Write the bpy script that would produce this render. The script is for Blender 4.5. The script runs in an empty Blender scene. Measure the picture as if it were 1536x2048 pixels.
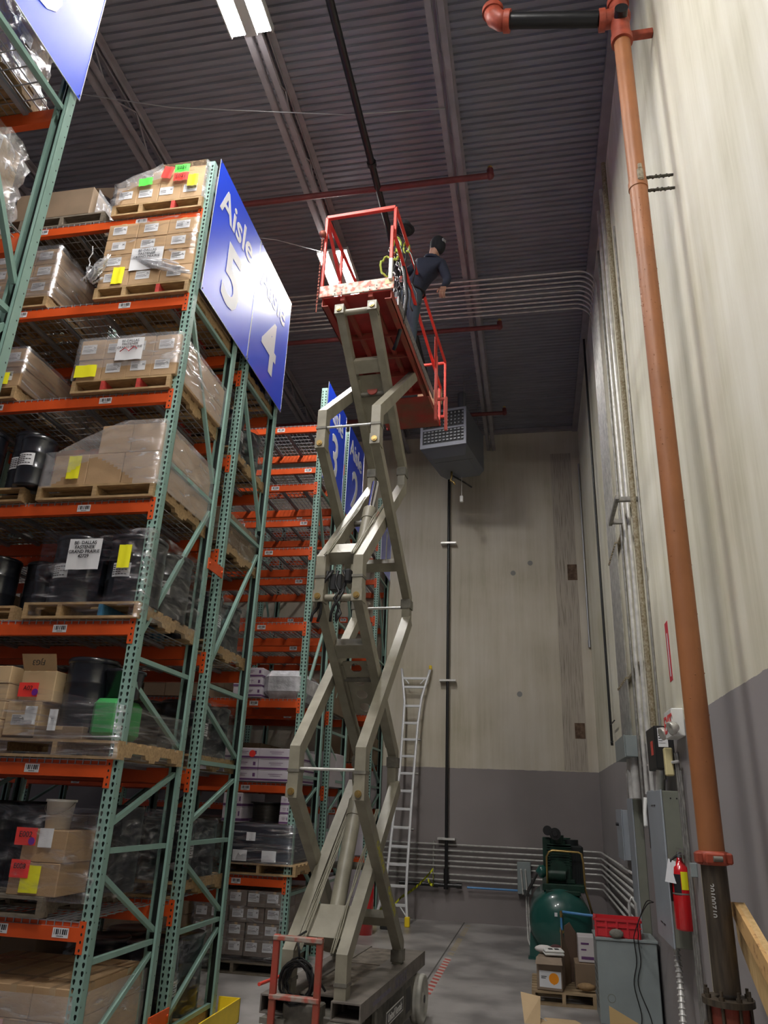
import bpy, math, random
from mathutils import Vector, Matrix, noise
PI=math.pi
sc=bpy.context.scene
col=sc.collection
random.seed(7)
# ------------------------------------------------------------ camera
cam=bpy.data.cameras.new('camera'); camo=bpy.data.objects.new('camera',cam); col.objects.link(camo)
cam.sensor_fit='VERTICAL'; cam.sensor_height=36; cam.lens=36*1489/2048; cam.clip_start=.05; cam.clip_end=200
camo.matrix_world=Matrix((( .98140,.03296,.18907,0),(.18804,-.36550,-.91162,0),(.03906,.93023,-.36490,2.0),(0,0,0,1)))
sc.camera=camo
# ------------------------------------------------------------ exposure, world
sc.view_settings.view_transform='Standard'; sc.view_settings.look='None'
sc.view_settings.exposure=2.15; sc.view_settings.gamma=1; sc.view_settings.use_curve_mapping=False
wd=bpy.data.worlds.new('world'); sc.world=wd; wd.use_nodes=True
wd.node_tree.nodes['Background'].inputs[0].default_value=(.84,.84,1,1)
wd.node_tree.nodes['Background'].inputs[1].default_value=.022
LAMP=42.0      # radiance of the high bay panels
# ------------------------------------------------------------ materials
MATS={}
def mat(name,c,r=.6,m=0,var=.0,vs=6,bump=0,bs=40,stretch=(1,1,1),c2=None,coat=0,emit=0,thr=None,spec=.5,det=6):
    if name in MATS: return MATS[name]
    M_=bpy.data.materials.new(name); M_.use_nodes=True; N=M_.node_tree.nodes; L=M_.node_tree.links
    b=N['Principled BSDF']; b.inputs['Base Color'].default_value=(*c,1); b.inputs['Roughness'].default_value=r
    b.inputs['Metallic'].default_value=m; b.inputs['Coat Weight'].default_value=coat
    b.inputs['Specular IOR Level'].default_value=spec
    if emit: b.inputs['Emission Color'].default_value=(*c,1); b.inputs['Emission Strength'].default_value=emit
    if var or bump or c2:
        tc=N.new('ShaderNodeTexCoord'); mp=N.new('ShaderNodeMapping'); mp.inputs['Scale'].default_value=stretch
        L.new(tc.outputs['Object'],mp.inputs[0])
    if var or c2:
        n=N.new('ShaderNodeTexNoise'); n.inputs['Scale'].default_value=vs; n.inputs['Detail'].default_value=det
        L.new(mp.outputs[0],n.inputs['Vector'])
        rp=N.new('ShaderNodeValToRGB'); L.new(n.outputs['Fac'],rp.inputs[0])
        lo,hi=thr or (.3,.7)
        rp.color_ramp.elements[0].position=lo; rp.color_ramp.elements[1].position=hi
        a=c2 if c2 else tuple(x*(1-var) for x in c)
        d=c if c2 else tuple(min(1,x*(1+var)) for x in c)
        rp.color_ramp.elements[0].color=(*a,1); rp.color_ramp.elements[1].color=(*d,1)
        L.new(rp.outputs[0],b.inputs['Base Color'])
    if bump:
        n2=N.new('ShaderNodeTexNoise'); n2.inputs['Scale'].default_value=bs; n2.inputs['Detail'].default_value=4
        L.new(mp.outputs[0],n2.inputs['Vector'])
        bp=N.new('ShaderNodeBump'); bp.inputs['Strength'].default_value=bump; bp.inputs['Distance'].default_value=.01
        L.new(n2.outputs['Fac'],bp.inputs['Height']); L.new(bp.outputs[0],b.inputs['Normal'])
    MATS[name]=M_; return M_
def film(name,base=.12,streak=.5,tint=(.80,.82,.86),stretch=(2,2,12),bump=.9,rough=.13,milk=.0):
    """clear stretch film: mostly see-through, sharp wrinkled reflections, milky only along the folds"""
    M_=bpy.data.materials.new(name); M_.use_nodes=True; N=M_.node_tree.nodes; L=M_.node_tree.links
    N.remove(N['Principled BSDF']); out=N['Material Output']
    tr=N.new('ShaderNodeBsdfTransparent'); gl=N.new('ShaderNodeBsdfGlossy'); df=N.new('ShaderNodeBsdfDiffuse')
    gl.inputs['Color'].default_value=(*tint,1); gl.inputs['Roughness'].default_value=rough; df.inputs['Color'].default_value=(.7,.7,.72,1)
    tc=N.new('ShaderNodeTexCoord'); mp=N.new('ShaderNodeMapping'); mp.inputs['Scale'].default_value=stretch
    L.new(tc.outputs['Object'],mp.inputs[0])
    n=N.new('ShaderNodeTexNoise'); n.inputs['Scale'].default_value=1.6; n.inputs['Detail'].default_value=6; n.inputs['Distortion'].default_value=.8
    L.new(mp.outputs[0],n.inputs['Vector'])
    def rng(lo,hi,a_,b_):
        mr=N.new('ShaderNodeMapRange'); L.new(n.outputs['Fac'],mr.inputs['Value']); mr.inputs['From Min'].default_value=lo; mr.inputs['From Max'].default_value=hi; mr.inputs['To Min'].default_value=a_; mr.inputs['To Max'].default_value=b_; return mr
    bp=N.new('ShaderNodeBump'); bp.inputs['Strength'].default_value=bump; bp.inputs['Distance'].default_value=.03
    L.new(n.outputs['Fac'],bp.inputs['Height']); L.new(bp.outputs[0],gl.inputs['Normal'])
    m1=N.new('ShaderNodeMixShader'); m2=N.new('ShaderNodeMixShader')
    L.new(rng(.45,.7,base,streak).outputs[0],m1.inputs[0]); L.new(tr.outputs[0],m1.inputs[1]); L.new(gl.outputs[0],m1.inputs[2])
    L.new(rng(.60,.74,milk,milk+.38).outputs[0],m2.inputs[0]); L.new(m1.outputs[0],m2.inputs[1]); L.new(df.outputs[0],m2.inputs[2])
    L.new(m2.outputs[0],out.inputs['Surface']); MATS[name]=M_; return M_
green=mat('upright_green',(.23,.37,.32),.40,var=.08,vs=5)
dkhole=mat('hole_shade',(.01,.015,.013),.8)  # near-black colour standing in for the shade inside holes
orange=mat('beam_orange',(.64,.082,.012),.42,var=.1,vs=4)
galv=mat('galvanised_wire',(.42,.43,.45),.4,.7)
chan=mat('deck_channel_steel',(.33,.34,.36),.45,.6,var=.2,vs=8)
paper=mat('white_paper',(.74,.75,.78),.5)
ink=mat('black_ink',(.015,.015,.018),.5)
wood=mat('pallet_wood',(.50,.34,.17),.75,c2=(.30,.19,.09),vs=5,stretch=(2,9,9),bump=.3,bs=60)
woodp=mat('pale_lumber',(.72,.50,.24),.7,c2=(.55,.35,.14),vs=5,stretch=(9,9,1.5),bump=.2,bs=60)
woodg=mat('weathered_pallet_wood',(.23,.19,.14),.85,c2=(.12,.1,.075),vs=5,stretch=(2,9,9),bump=.4,bs=60)
pred=mat('pallet_red_paint',(.50,.05,.04),.6,var=.3,vs=18)
pblue=mat('pallet_blue_paint',(.04,.16,.28),.6,var=.3,vs=18)
card=mat('cardboard',(.47,.31,.17),.75,var=.12,vs=3,bump=.15,bs=90)
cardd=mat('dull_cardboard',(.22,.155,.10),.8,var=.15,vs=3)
cardp=mat('pale_cardboard',(.62,.45,.26),.75,var=.1,vs=4)
cardw=mat('white_printed_carton',(.60,.56,.62),.6,var=.06,vs=3)
purple=mat('purple_print',(.13,.05,.16),.6)
redink=mat('red_ink',(.55,.03,.05),.6)
tape=mat('packing_tape',(.50,.36,.22),.25,coat=.5)
yel=mat('yellow_label',(.90,.86,.02),.5)
neong=mat('neon_green_note',(.10,.80,.08),.5)
neonr=mat('neon_red_note',(.90,.05,.04),.5)
purd=mat('purple_sticker',(.16,.02,.28),.5)
drum=mat('black_drum',(.012,.014,.02),.28,coat=.4)
wrapm=film('stretch_film',.12,.45,milk=.20,stretch=(3,3,10))
wrapl=film('stretch_film_light',.07,.42,stretch=(2.5,2.5,9),milk=.0)
wrapk=film('stretch_film_streaky',.10,.6,stretch=(1.6,1.6,16),milk=.02)
wraps=film('stretch_film_crumpled',.22,.65,stretch=(8,8,8),bump=1.0,milk=.24)
wrapd=film('stretch_film_side',.28,.8,stretch=(1.2,1.2,9),milk=.06,rough=.2)
blue=mat('sign_blue',(.005,.068,.85),.48,.0,coat=1.0,spec=.6)
MATS['sign_blue'].node_tree.nodes['Principled BSDF'].inputs['Coat Roughness'].default_value=.20
signw=mat('sign_white',(.66,.68,.72),.55)
alu=mat('sign_edge_aluminium',(.6,.62,.68),.35,.8)
lift=mat('lift_grey_paint',(.265,.245,.188),.42,var=.16,vs=7,bump=.08,bs=30)
liftd=mat('lift_dirty_deck',(.20,.17,.14),.8,var=.45,vs=9,bump=.3,bs=40)
liftk=mat('lift_dark_frame',(.16,.15,.125),.6,var=.4,vs=10)
red=mat('lift_red_paint',(.46,.035,.03),.5,c2=(.30,.022,.02),vs=5,bump=.1,bs=30)
redb=mat('lift_bright_red_rail',(.68,.06,.04),.45,var=.2,vs=8)
redr=mat('lift_rusty_red',(.42,.04,.03),.6,c2=(.22,.09,.05),vs=4,bump=.2,bs=40)
decal=mat('worn_decal',(.70,.60,.48),.55,c2=(.62,.13,.08),vs=16,thr=(.4,.55))
chrome=mat('chrome_rod',(.75,.76,.78),.12,1)
black=mat('black_rubber',(.012,.012,.013),.5)
tire=mat('grey_tyre',(.47,.46,.41),.7,var=.2,vs=9)
steel=mat('conduit_steel',(.66,.65,.62),.34,.3,var=.2,vs=10)
steeld=mat('dull_conduit',(.30,.29,.27),.5,.6,var=.3,vs=14)
rustc=mat('crusty_conduit',(.42,.38,.28),.7,.3,c2=(.20,.15,.08),vs=45,bump=.9,bs=70)
blackp=mat('black_pipe',(.012,.012,.013),.35)
pipe=mat('riser_red_brown',(.33,.125,.045),.5,var=.12,vs=3,bump=.1,bs=12)
pipeg=mat('riser_bare_steel',(.12,.095,.065),.5,.35,c2=(.045,.035,.028),vs=9,stretch=(4,4,.5),bump=.2,bs=40)
orc=mat('coupling_orange_red',(.34,.06,.03),.5,var=.25,vs=15)
panel=mat('panel_grey',(.27,.31,.31),.45,var=.06,vs=5)
panelo=mat('panel_olive_grey',(.20,.21,.17),.5,var=.08,vs=6)
panell=mat('panel_light_grey',(.36,.40,.44),.4,var=.06,vs=4)
tank=mat('tank_green',(.012,.085,.07),.28,coat=.5,var=.1,vs=3)
tankd=mat('pump_dark_green',(.008,.035,.022),.4,var=.4,vs=12)
extred=mat('extinguisher_red',(.62,.01,.015),.2,coat=.8)
crater=mat('crate_red',(.62,.03,.04),.4)
bluep=mat('air_line_blue',(.10,.30,.62),.35)
brass=mat('brass',(.55,.38,.14),.35,.9)
white=mat('white_plastic',(.75,.75,.72),.5)
yelp=mat('yellow_paint',(.85,.62,.02),.5,var=.1,vs=6)
caut=mat('caution_tape_yellow',(.72,.75,.02),.4)
ladderm=mat('ladder_aluminium',(.80,.81,.83),.35,.25)
heater=mat('heater_grey',(.16,.17,.20),.45,.2)
heaterl=mat('heater_face',(.26,.27,.32),.4,.2)
navy=mat('navy_cloth',(.018,.022,.042),.9,bump=.3,bs=50)
jean=mat('denim',(.045,.065,.09),.9,bump=.3,bs=60)
skin=mat('skin',(.42,.23,.16),.6)
cap=mat('black_cloth',(.010,.011,.014),.9)
lime=mat('lime_webbing',(.50,.62,.10),.6)
joist=mat('joist_paint',(.27,.25,.27),.6,var=.15,vs=5)
sprk=mat('sprinkler_red_brown',(.16,.035,.035),.5,var=.2,vs=6)
lampm=mat('lamp_panel',(1,1,1),.5,emit=LAMP)
MATS['lamp_panel'].node_tree.nodes['Principled BSDF'].inputs['Emission Color'].default_value=(1,.97,.93,1)
# ------------------------------------------------------------ mesh builder
class M:
    def __init__(s): s.v=[]; s.f=[]; s.m=[]; s.sm=[]; s.mi=0
    def add(s,vs,fs,mi=None,sm=False,mx=None):
        k=len(s.v)
        s.v+= [tuple(mx@Vector(p)) for p in vs] if mx else [tuple(p) for p in vs]
        s.f+=[tuple(i+k for i in f) for f in fs]; n=len(fs)
        s.m+=[s.mi if mi is None else mi]*n; s.sm+=[sm]*n; return s
    def bx(s,x0,x1,y0,y1,z0,z1,mi=None,mx=None):
        v=[(x0,y0,z0),(x1,y0,z0),(x1,y1,z0),(x0,y1,z0),(x0,y0,z1),(x1,y0,z1),(x1,y1,z1),(x0,y1,z1)]
        return s.add(v,[(0,3,2,1),(4,5,6,7),(0,1,5,4),(1,2,6,5),(2,3,7,6),(3,0,4,7)],mi,False,mx)
    def bb(s,x0,x1,y0,y1,z0,z1,b=.01,mi=None,mx=None):   # chamfered box
        xs=(x0,x1);ys=(y0,y1);zs=(z0,z1);v=[];idx={}
        for i in (0,1):
            for j in (0,1):
                for k in (0,1):
                    X,Y,Z=xs[i],ys[j],zs[k];dx=b*(1-2*i);dy=b*(1-2*j);dz=b*(1-2*k)
                    idx[i,j,k,0]=len(v);v.append((X,Y+dy,Z+dz))
                    idx[i,j,k,1]=len(v);v.append((X+dx,Y,Z+dz))
                    idx[i,j,k,2]=len(v);v.append((X+dx,Y+dy,Z))
        f=[]
        for a in (0,1):
            f.append([idx[a,0,0,0],idx[a,1,0,0],idx[a,1,1,0],idx[a,0,1,0]])
            f.append([idx[0,a,0,1],idx[1,a,0,1],idx[1,a,1,1],idx[0,a,1,1]])
            f.append([idx[0,0,a,2],idx[1,0,a,2],idx[1,1,a,2],idx[0,1,a,2]])
        for a in (0,1):
            for c in (0,1):
                f.append([idx[a,c,0,0],idx[a,c,1,0],idx[a,c,1,1],idx[a,c,0,1]])
                f.append([idx[a,0,c,0],idx[a,1,c,0],idx[a,1,c,2],idx[a,0,c,2]])
                f.append([idx[0,a,c,1],idx[1,a,c,1],idx[1,a,c,2],idx[0,a,c,2]])
                for k in (0,1):
                    pass
        for i in (0,1):
            for j in (0,1):
                for k in (0,1): f.append([idx[i,j,k,0],idx[i,j,k,1],idx[i,j,k,2]])
        c=Vector(((x0+x1)/2,(y0+y1)/2,(z0+z1)/2)); g=[]
        for q in f:
            p=[Vector(v[t]) for t in q]; nrm=(p[1]-p[0]).cross(p[2]-p[0])
            g.append(tuple(q) if nrm.dot(sum(p,Vector())/len(p)-c)>0 else tuple(reversed(q)))
        return s.add(v,g,mi,False,mx)
    def cyl(s,p0,p1,r,n=16,r1=None,mi=None,caps=True,sm=True,mx=None):
        p0=Vector(p0);p1=Vector(p1);d=(p1-p0).normalized(); a=d.orthogonal().normalized(); b=d.cross(a); r1=r if r1 is None else r1
        v=[];f=[]
        for i in range(n):
            t=2*PI*i/n; o=a*math.cos(t)+b*math.sin(t); v.append(p0+o*r); v.append(p1+o*r1)
        for i in range(n):
            j=(i+1)%n; f.append((2*i,2*j,2*j+1,2*i+1))
        s.add(v,f,mi,sm,mx)
        if caps:
            s.add([v[2*i] for i in range(n)],[tuple(reversed(range(n)))],mi,False,mx); s.add([v[2*i+1] for i in range(n)],[tuple(range(n))],mi,False,mx)
        return s
    def tube(s,pts,r,n=8,mi=None,closed=False,mx=None):
        pts=[Vector(p) for p in pts]; N_=len(pts); v=[];f=[]; prev=None
        for i,p in enumerate(pts):
            if closed: t=(pts[(i+1)%N_]-pts[i-1])
            else: t=pts[min(i+1,N_-1)]-pts[max(i-1,0)]
            t=t.normalized() if t.length>1e-9 else Vector((0,0,1))
            a=t.orthogonal().normalized() if prev is None else (prev-t*prev.dot(t)).normalized()
            prev=a; b=t.cross(a)
            for k in range(n):
                th=2*PI*k/n; v.append(p+(a*math.cos(th)+b*math.sin(th))*r)
        for i in range(N_ if closed else N_-1):
            j=(i+1)%N_
            for k in range(n):
                l=(k+1)%n; f.append((i*n+k,i*n+l,j*n+l,j*n+k))
        if not closed: f.append(tuple(reversed(range(n)))); f.append(tuple(range((N_-1)*n,N_*n)))
        return s.add(v,f,mi,True,mx)
    def lathe(s,prof,n=24,mi=None,mx=None,sm=True):   # prof [(r,z)] about z
        v=[];f=[];K=len(prof)
        for i in range(n):
            t=2*PI*i/n
            for r,z in prof: v.append((r*math.cos(t),r*math.sin(t),z))
        for i in range(n):
            j=(i+1)%n
            for k in range(K-1): f.append((i*K+k,j*K+k,j*K+k+1,i*K+k+1))
        return s.add(v,f,mi,sm,mx)
    def prism(s,poly,h0,h1,ax='z',mi=None,mx=None):   # poly 2D ; extruded along ax
        n=len(poly)
        def P(u,w,h): return {'z':(u,w,h),'x':(h,u,w),'y':(u,h,w)}[ax]
        v=[P(u,w,h0) for u,w in poly]+[P(u,w,h1) for u,w in poly]
        f=[tuple(reversed(range(n))),tuple(range(n,2*n))]+[(i,(i+1)%n,(i+1)%n+n,i+n) for i in range(n)]
        return s.add(v,f,mi,False,mx)
    def ball(s,c,r,mi=None,n=12,sc_=(1,1,1)):
        v=[];f=[]; m=n//2
        for i in range(m+1):
            p=PI*i/m
            for k in range(n):
                t=2*PI*k/n; v.append((c[0]+r*sc_[0]*math.sin(p)*math.cos(t),c[1]+r*sc_[1]*math.sin(p)*math.sin(t),c[2]+r*sc_[2]*math.cos(p)))
        for i in range(m):
            for k in range(n): f.append((i*n+k,(i+1)*n+k,(i+1)*n+(k+1)%n,i*n+(k+1)%n))
        return s.add(v,f,mi,True)
    def mesh(s,name,mats):
        me=bpy.data.meshes.new(name); me.from_pydata(s.v,[],s.f)
        if not isinstance(mats,(list,tuple)): mats=[mats]
        for m_ in mats: me.materials.append(m_)
        me.polygons.foreach_set('material_index',s.m); me.polygons.foreach_set('use_smooth',s.sm); me.update(); return me
def tag(o,label=None,cat=None,group=None,kind=None):
    if label: o['label']=label
    if cat: o['category']=cat
    if group: o['group']=group
    if kind: o['kind']=kind
    return o
def obj(name,me,parent=None,loc=(0,0,0),rot=(0,0,0)):
    o=bpy.data.objects.new(name,me); col.objects.link(o); o.location=loc; o.rotation_euler=rot
    if parent: o.parent=parent
    return o
def part(name,m,mats,parent,label=None,loc=(0,0,0),rot=(0,0,0)):
    o=obj(name,m.mesh(name,mats) if isinstance(m,M) else m,parent,loc,rot)
    if label: o['label']=label
    return o
def thing(name,label,cat,loc=(0,0,0),rz=0,group=None):
    o=bpy.data.objects.new(name,None); col.objects.link(o); o.location=loc; o.rotation_euler=(0,0,rz); o.empty_display_size=.1
    return tag(o,label,cat,group)
def solo(name,m,mats,label,cat,group=None,loc=(0,0,0),rot=(0,0,0)):
    return tag(obj(name,m.mesh(name,mats) if isinstance(m,M) else m,None,loc,rot),label,cat,group)
def struct(name,m,mats):
    return tag(obj(name,m.mesh(name,mats)),kind='structure')
def copy_tree(o,loc=None,label=None,parent=None,rz=None):
    c=o.copy(); col.objects.link(c); c.parent=parent
    if loc is not None: c.location=loc
    if rz is not None: c.rotation_euler=(0,0,rz)
    if label: c['label']=label
    for ch in KIDS(o): copy_tree(ch,parent=c)
    return c
def KIDS(o): return [x for x in col.objects if x.parent==o]
def text_me(s,size,ext=.001,bold=.0,name='lettering',material=None,align='CENTER'):
    cu=bpy.data.curves.new('t','FONT'); cu.body=s; cu.size=size; cu.extrude=ext; cu.offset=bold; cu.align_x=align; cu.resolution_u=3
    o=bpy.data.objects.new('t',cu); col.objects.link(o); bpy.context.view_layer.update()
    me=bpy.data.meshes.new_from_object(o.evaluated_get(bpy.context.evaluated_depsgraph_get())); me.name=name
    bpy.data.objects.remove(o); bpy.data.curves.remove(cu); me.materials.clear(); me.materials.append(material or ink); return me
RX=(PI/2,0,PI/2)      # text facing +x, reading along +y
RF=(PI/2,0,0)         # text facing -y, reading along +x
RL=(PI/2,0,-PI/2)     # text facing -x, reading along -y
# ------------------------------------------------------------ setting
XW,YB,ZC=1.19,15.77,10.25
XL=-3.075
def wallmat(name,q=1.0,tint=(1,1,1)):
    M_=bpy.data.materials.new(name); M_.use_nodes=True; N=M_.node_tree.nodes; L=M_.node_tree.links; b=N['Principled BSDF']
    tc=N.new('ShaderNodeTexCoord'); mp=N.new('ShaderNodeMapping'); L.new(tc.outputs['Object'],mp.inputs[0])
    mp.inputs['Scale'].default_value=(2.2,2.2,.12)
    n=N.new('ShaderNodeTexNoise'); n.inputs['Scale'].default_value=2.2; n.inputs['Detail'].default_value=8; n.inputs['Roughness'].default_value=.65; L.new(mp.outputs[0],n.inputs['Vector'])
    n3=N.new('ShaderNodeTexNoise'); n3.inputs['Scale'].default_value=.7; n3.inputs['Detail'].default_value=5; L.new(tc.outputs['Object'],n3.inputs['Vector'])
    mxn=N.new('ShaderNodeMath'); mxn.operation='ADD'; L.new(n.outputs['Fac'],mxn.inputs[0]); L.new(n3.outputs['Fac'],mxn.inputs[1])
    rp=N.new('ShaderNodeValToRGB'); mh=N.new('ShaderNodeMath'); mh.operation='MULTIPLY'; mh.inputs[1].default_value=.5; L.new(mxn.outputs[0],mh.inputs[0]); L.new(mh.outputs[0],rp.inputs[0])
    e=rp.color_ramp.elements; e[0].position=.36; c3=lambda c:(c[0]*q*tint[0],c[1]*q*tint[1],c[2]*q*tint[2],1)
    e[0].color=c3((.58,.56,.44)); e[1].position=.60; e[1].color=c3((.84,.83,.76))
    k=e.new(.47); k.color=c3((.74,.72,.62))
    sx=N.new('ShaderNodeSeparateXYZ'); L.new(tc.outputs['Object'],sx.inputs[0])
    n2=N.new('ShaderNodeTexNoise'); n2.inputs['Scale'].default_value=9; L.new(tc.outputs['Object'],n2.inputs['Vector'])
    ad=N.new('ShaderNodeMath'); ad.operation='MULTIPLY_ADD'; ad.inputs[1].default_value=.02; L.new(n2.outputs['Fac'],ad.inputs[0]); L.new(sx.outputs['Z'],ad.inputs[2])
    gt=N.new('ShaderNodeMath'); gt.operation='GREATER_THAN'; gt.inputs[1].default_value=2.74; L.new(ad.outputs[0],gt.inputs[0])
    rg=N.new('ShaderNodeValToRGB'); L.new(n3.outputs['Fac'],rg.inputs[0]); rg.color_ramp.elements[0].position=.3; rg.color_ramp.elements[0].color=c3((.31,.295,.315)); rg.color_ramp.elements[1].position=.7; rg.color_ramp.elements[1].color=c3((.36,.34,.365))
    mx=N.new('ShaderNodeMix'); mx.data_type='RGBA'; L.new(gt.outputs[0],mx.inputs[0]); L.new(rg.outputs[0],mx.inputs[6]); L.new(rp.outputs[0],mx.inputs[7])
    L.new(mx.outputs[2],b.inputs['Base Color']); b.inputs['Roughness'].default_value=.6
    bp=N.new('ShaderNodeBump'); bp.inputs['Strength'].default_value=.12; bp.inputs['Distance'].default_value=.01; L.new(n.outputs['Fac'],bp.inputs['Height']); L.new(bp.outputs[0],b.inputs['Normal'])
    return M_
wm=wallmat('painted_tilt_wall',1.0,(1.02,1,.93)); wmb=wallmat('painted_tilt_wall_back_dimmed',.70,(1,.93,.86))  # back wall: same cream paint, darkened in colour for its weaker light
floorm=mat('floor_concrete',(.42,.40,.385),.36,c2=(.20,.188,.182),vs=1.3,thr=(.36,.62),bump=.06,bs=14,det=10)
struct('floor',M().bx(-14,XW+.3,-8,YB+.3,-.2,0),floorm)
struct('wall_right',M().bx(XW,XW+.3,-8,YB+.3,0,ZC+.4),wm)
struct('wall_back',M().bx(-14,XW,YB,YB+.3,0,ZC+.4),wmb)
# corrugated roof deck, ribs run across the aisle
deckm=mat('roof_deck_grey',(.235,.235,.275),.5,.1,var=.12,vs=2,stretch=(1,4,1))
m=M(); prof=[]; y=-8.0
while y<YB+.1:
    prof+=[(y,ZC),(y+.055,ZC),(y+.066,ZC+.026),(y+.089,ZC+.026)]; y+=.10
v=[(-14,a,b) for a,b in prof]+[(XW+.2,a,b) for a,b in prof]; K=len(prof)
m.add(v,[(i,i+K,i+K+1,i+1) for i in range(K-1)]); m.bx(-14,XW+.3,-8,YB+.3,ZC+.06,ZC+.3)
struct('ceiling',m,deckm)
# roof joists along the aisle: double angle chords with web rods
def joist_at(n,x,z0,z1,y0=-8,y1=YB-.02):
    m=M()
    for s in (-1,1):
        for z,dz in ((z0,.06),(z1,-.06)):
            m.bx(x+s*.025-(.075 if s<0 else 0),x+s*.025+(.075 if s>0 else 0),y0,y1,z,z+.008*(1 if dz>0 else -1)+0)
            m.bx(x+s*.025-.004,x+s*.025+.004,y0,y1,min(z,z+dz),max(z,z+dz))
    y=y0;k=0
    while y<y1-.6:
        m.cyl((x,y,z0+.03 if k%2 else z1-.03),(x,y+.55,z1-.03 if k%2 else z0+.03),.012,6); y+=.55;k+=1
    struct('trim_%d'%n,m,joist)
joist_at(1,-.78,9.75,10.24); joist_at(2,-2.78,9.78,10.24); joist_at(3,-4.8,9.78,10.24); joist_at(4,-6.8,9.78,10.24); joist_at(5,-8.8,9.78,10.24)
# steel angle along the wall tops and expansion joint board in the back corner
struct('trim_6',M().bx(XW-.12,XW,-8,YB,ZC-.10,ZC-.01).bx(-14,XW,YB-.1,YB,ZC-.08,ZC-.0),joist)
struct('trim_7',M().bx(.55,1.0,YB-.004,YB,2.75,9.6),mat('rough_concrete_strip',(.45,.40,.335),.8,c2=(.27,.235,.19),vs=6,stretch=(10,10,.3),thr=(.36,.50),bump=.5,bs=30))
m=M()
for a,z in ((.02,7.0),(-.35,6.78),(-.28,4.2)): m.cyl((a,YB-.004,z),(a,YB,z),.055,18)
struct('trim_8',m,mat('grout_patch',(.25,.25,.24),.8))
m=M()
for y_,z_ in ((7.7,4.3),(8.9,7.2),(10.2,6.3)): m.cyl((XW-.004,y_,z_),(XW,y_,z_),.07,18)
struct('trim_9',m,mat('pale_patch',(.48,.46,.38),.8))
m=M(); m.bx(.78,.98,YB-.006,YB,3.35,3.65); m.bx(.80,1.0,YB-.006,YB,6.6,6.95)
struct('trim_10',m,mat('broken_concrete_brown',(.07,.04,.025),.9,c2=(.18,.12,.08),vs=14))
# ------------------------------------------------------------ pallet racks
UW,UD,FH=.092,.075,8.17
def upright_mesh(face=-1):
    """hollow post: punched face toward face*y, plain sides with flat dark slot marks; x -UW..0, y 0..UD"""
    m=M(); yf=0 if face<0 else UD; yi=.003 if face<0 else UD-.003
    # punched face: two columns of teardrops
    p=.0508; nrow=int(FH/p); xs=[-UW,-UW/2,0]
    def fl(q): return q if face<0 else tuple(reversed(q))
    for i in range(nrow):
        z0=i*p; z1=z0+p
        for c in range(2):
            a,b=xs[c],xs[c+1]; cx=(a+b)/2+( .003 if c else -.003); cz=z0+p*.52
            if i%1==0:
                hole=[(cx-.0045,cz-.018),(cx+.0045,cz-.018),(cx+.011,cz+.004),(cx+.007,cz+.015),(cx-.007,cz+.015),(cx-.011,cz+.004)]
                out=[(a,z0),(b,z0),(b,cz+.004),(b,z1),(a,z1),(a,cz+.004)]
                v=[(x,yf,z) for x,z in out]+[(x,yf,z) for x,z in hole]
                m.add(v,[fl((k,(k+1)%6,(k+1)%6+6,k+6)) for k in range(6)])
    z=nrow*p
    m.add([(-UW,yf,z),(0,yf,z),(0,yf,FH),(-UW,yf,FH)],[fl((0,1,2,3))])
    ya,yb=(0,UD)
    m.bx(-.003,0,ya+ (.0005),yb,0,FH); m.bx(-UW,-UW+.003,ya+.0005,yb,0,FH)
    yo=UD if face<0 else 0
    m.bx(-UW,-UW+.022,min(yo,yo-face*-.003),max(yo,yo-face*-.003)+.001,0,FH); m.bx(-.022,0,min(yo,yo+face*.003),max(yo,yo+face*.003)+.001,0,FH)
    ys=yf+ (-face)*.018
    for i in range(0,nrow,2):
        z=i*p+.03
        m.add([(.0008,ys+.005*math.cos(t*PI/3),z+.007*math.sin(t*PI/3)) for t in range(6)],[(0,1,2,3,4,5)],1)  # flat hexagon, dark as the shade in a side slot
    # dark sheet added inside the post, painted shade behind the slots
    m.bx(-UW+.006,-.006,(.02 if face<0 else UD-.024),(.024 if face<0 else UD-.02),0,FH,1)
    return m.mesh('upright',[green,dkhole])
UPF=upright_mesh(-1); UPR=upright_mesh(1)
BL=2.40   # clear beam length
def beam_mesh(face=-1,L_=BL):
    m=M(); s=face
    # step beam profile in (y,z), top at 0 ; outer face at y=0 toward face
    P=[(0,0-.03),(0,-.118),(.05,-.118),(.05,0),(.022,0),(.022,-.03)]
    P=[((-s)*a,b) for a,b in P]
    if s>0: P=P[::-1]
    v=[(-L_,a,b) for a,b in P]+[(0,a,b) for a,b in P]; n=len(P)
    m.add(v,[tuple(range(n)),tuple(reversed(range(n,2*n)))]+[(i,i+n,(i+1)%n+n,(i+1)%n) for i in range(n)])
    return m.mesh('beam',orange)
def conn_mesh(face=-1):
    m=M(); s=-face
    y0,y1=sorted((-.004*s,.0*s))
    m.bx(-.004,.045,y0-.0,y1+.004,-.19,.012); m.bx(-.004,0,min(0,s*.05),max(0,s*.05),-.19,.012)
    yy=y0-.0012 if face<0 else y1+.0052
    for z in (-.02,-.068,-.115,-.165):
        m.add([(.024+.008*math.cos(t*PI/3),yy,z+.011*math.sin(t*PI/3)) for t in range(6)],[(0,1,2,3,4,5) if face<0 else (5,4,3,2,1,0)],1)
    return m.mesh('beam_connector',[orange,dkhole])
BF,BR,CF,CR=beam_mesh(-1),beam_mesh(1),conn_mesh(-1),conn_mesh(1)
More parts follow.
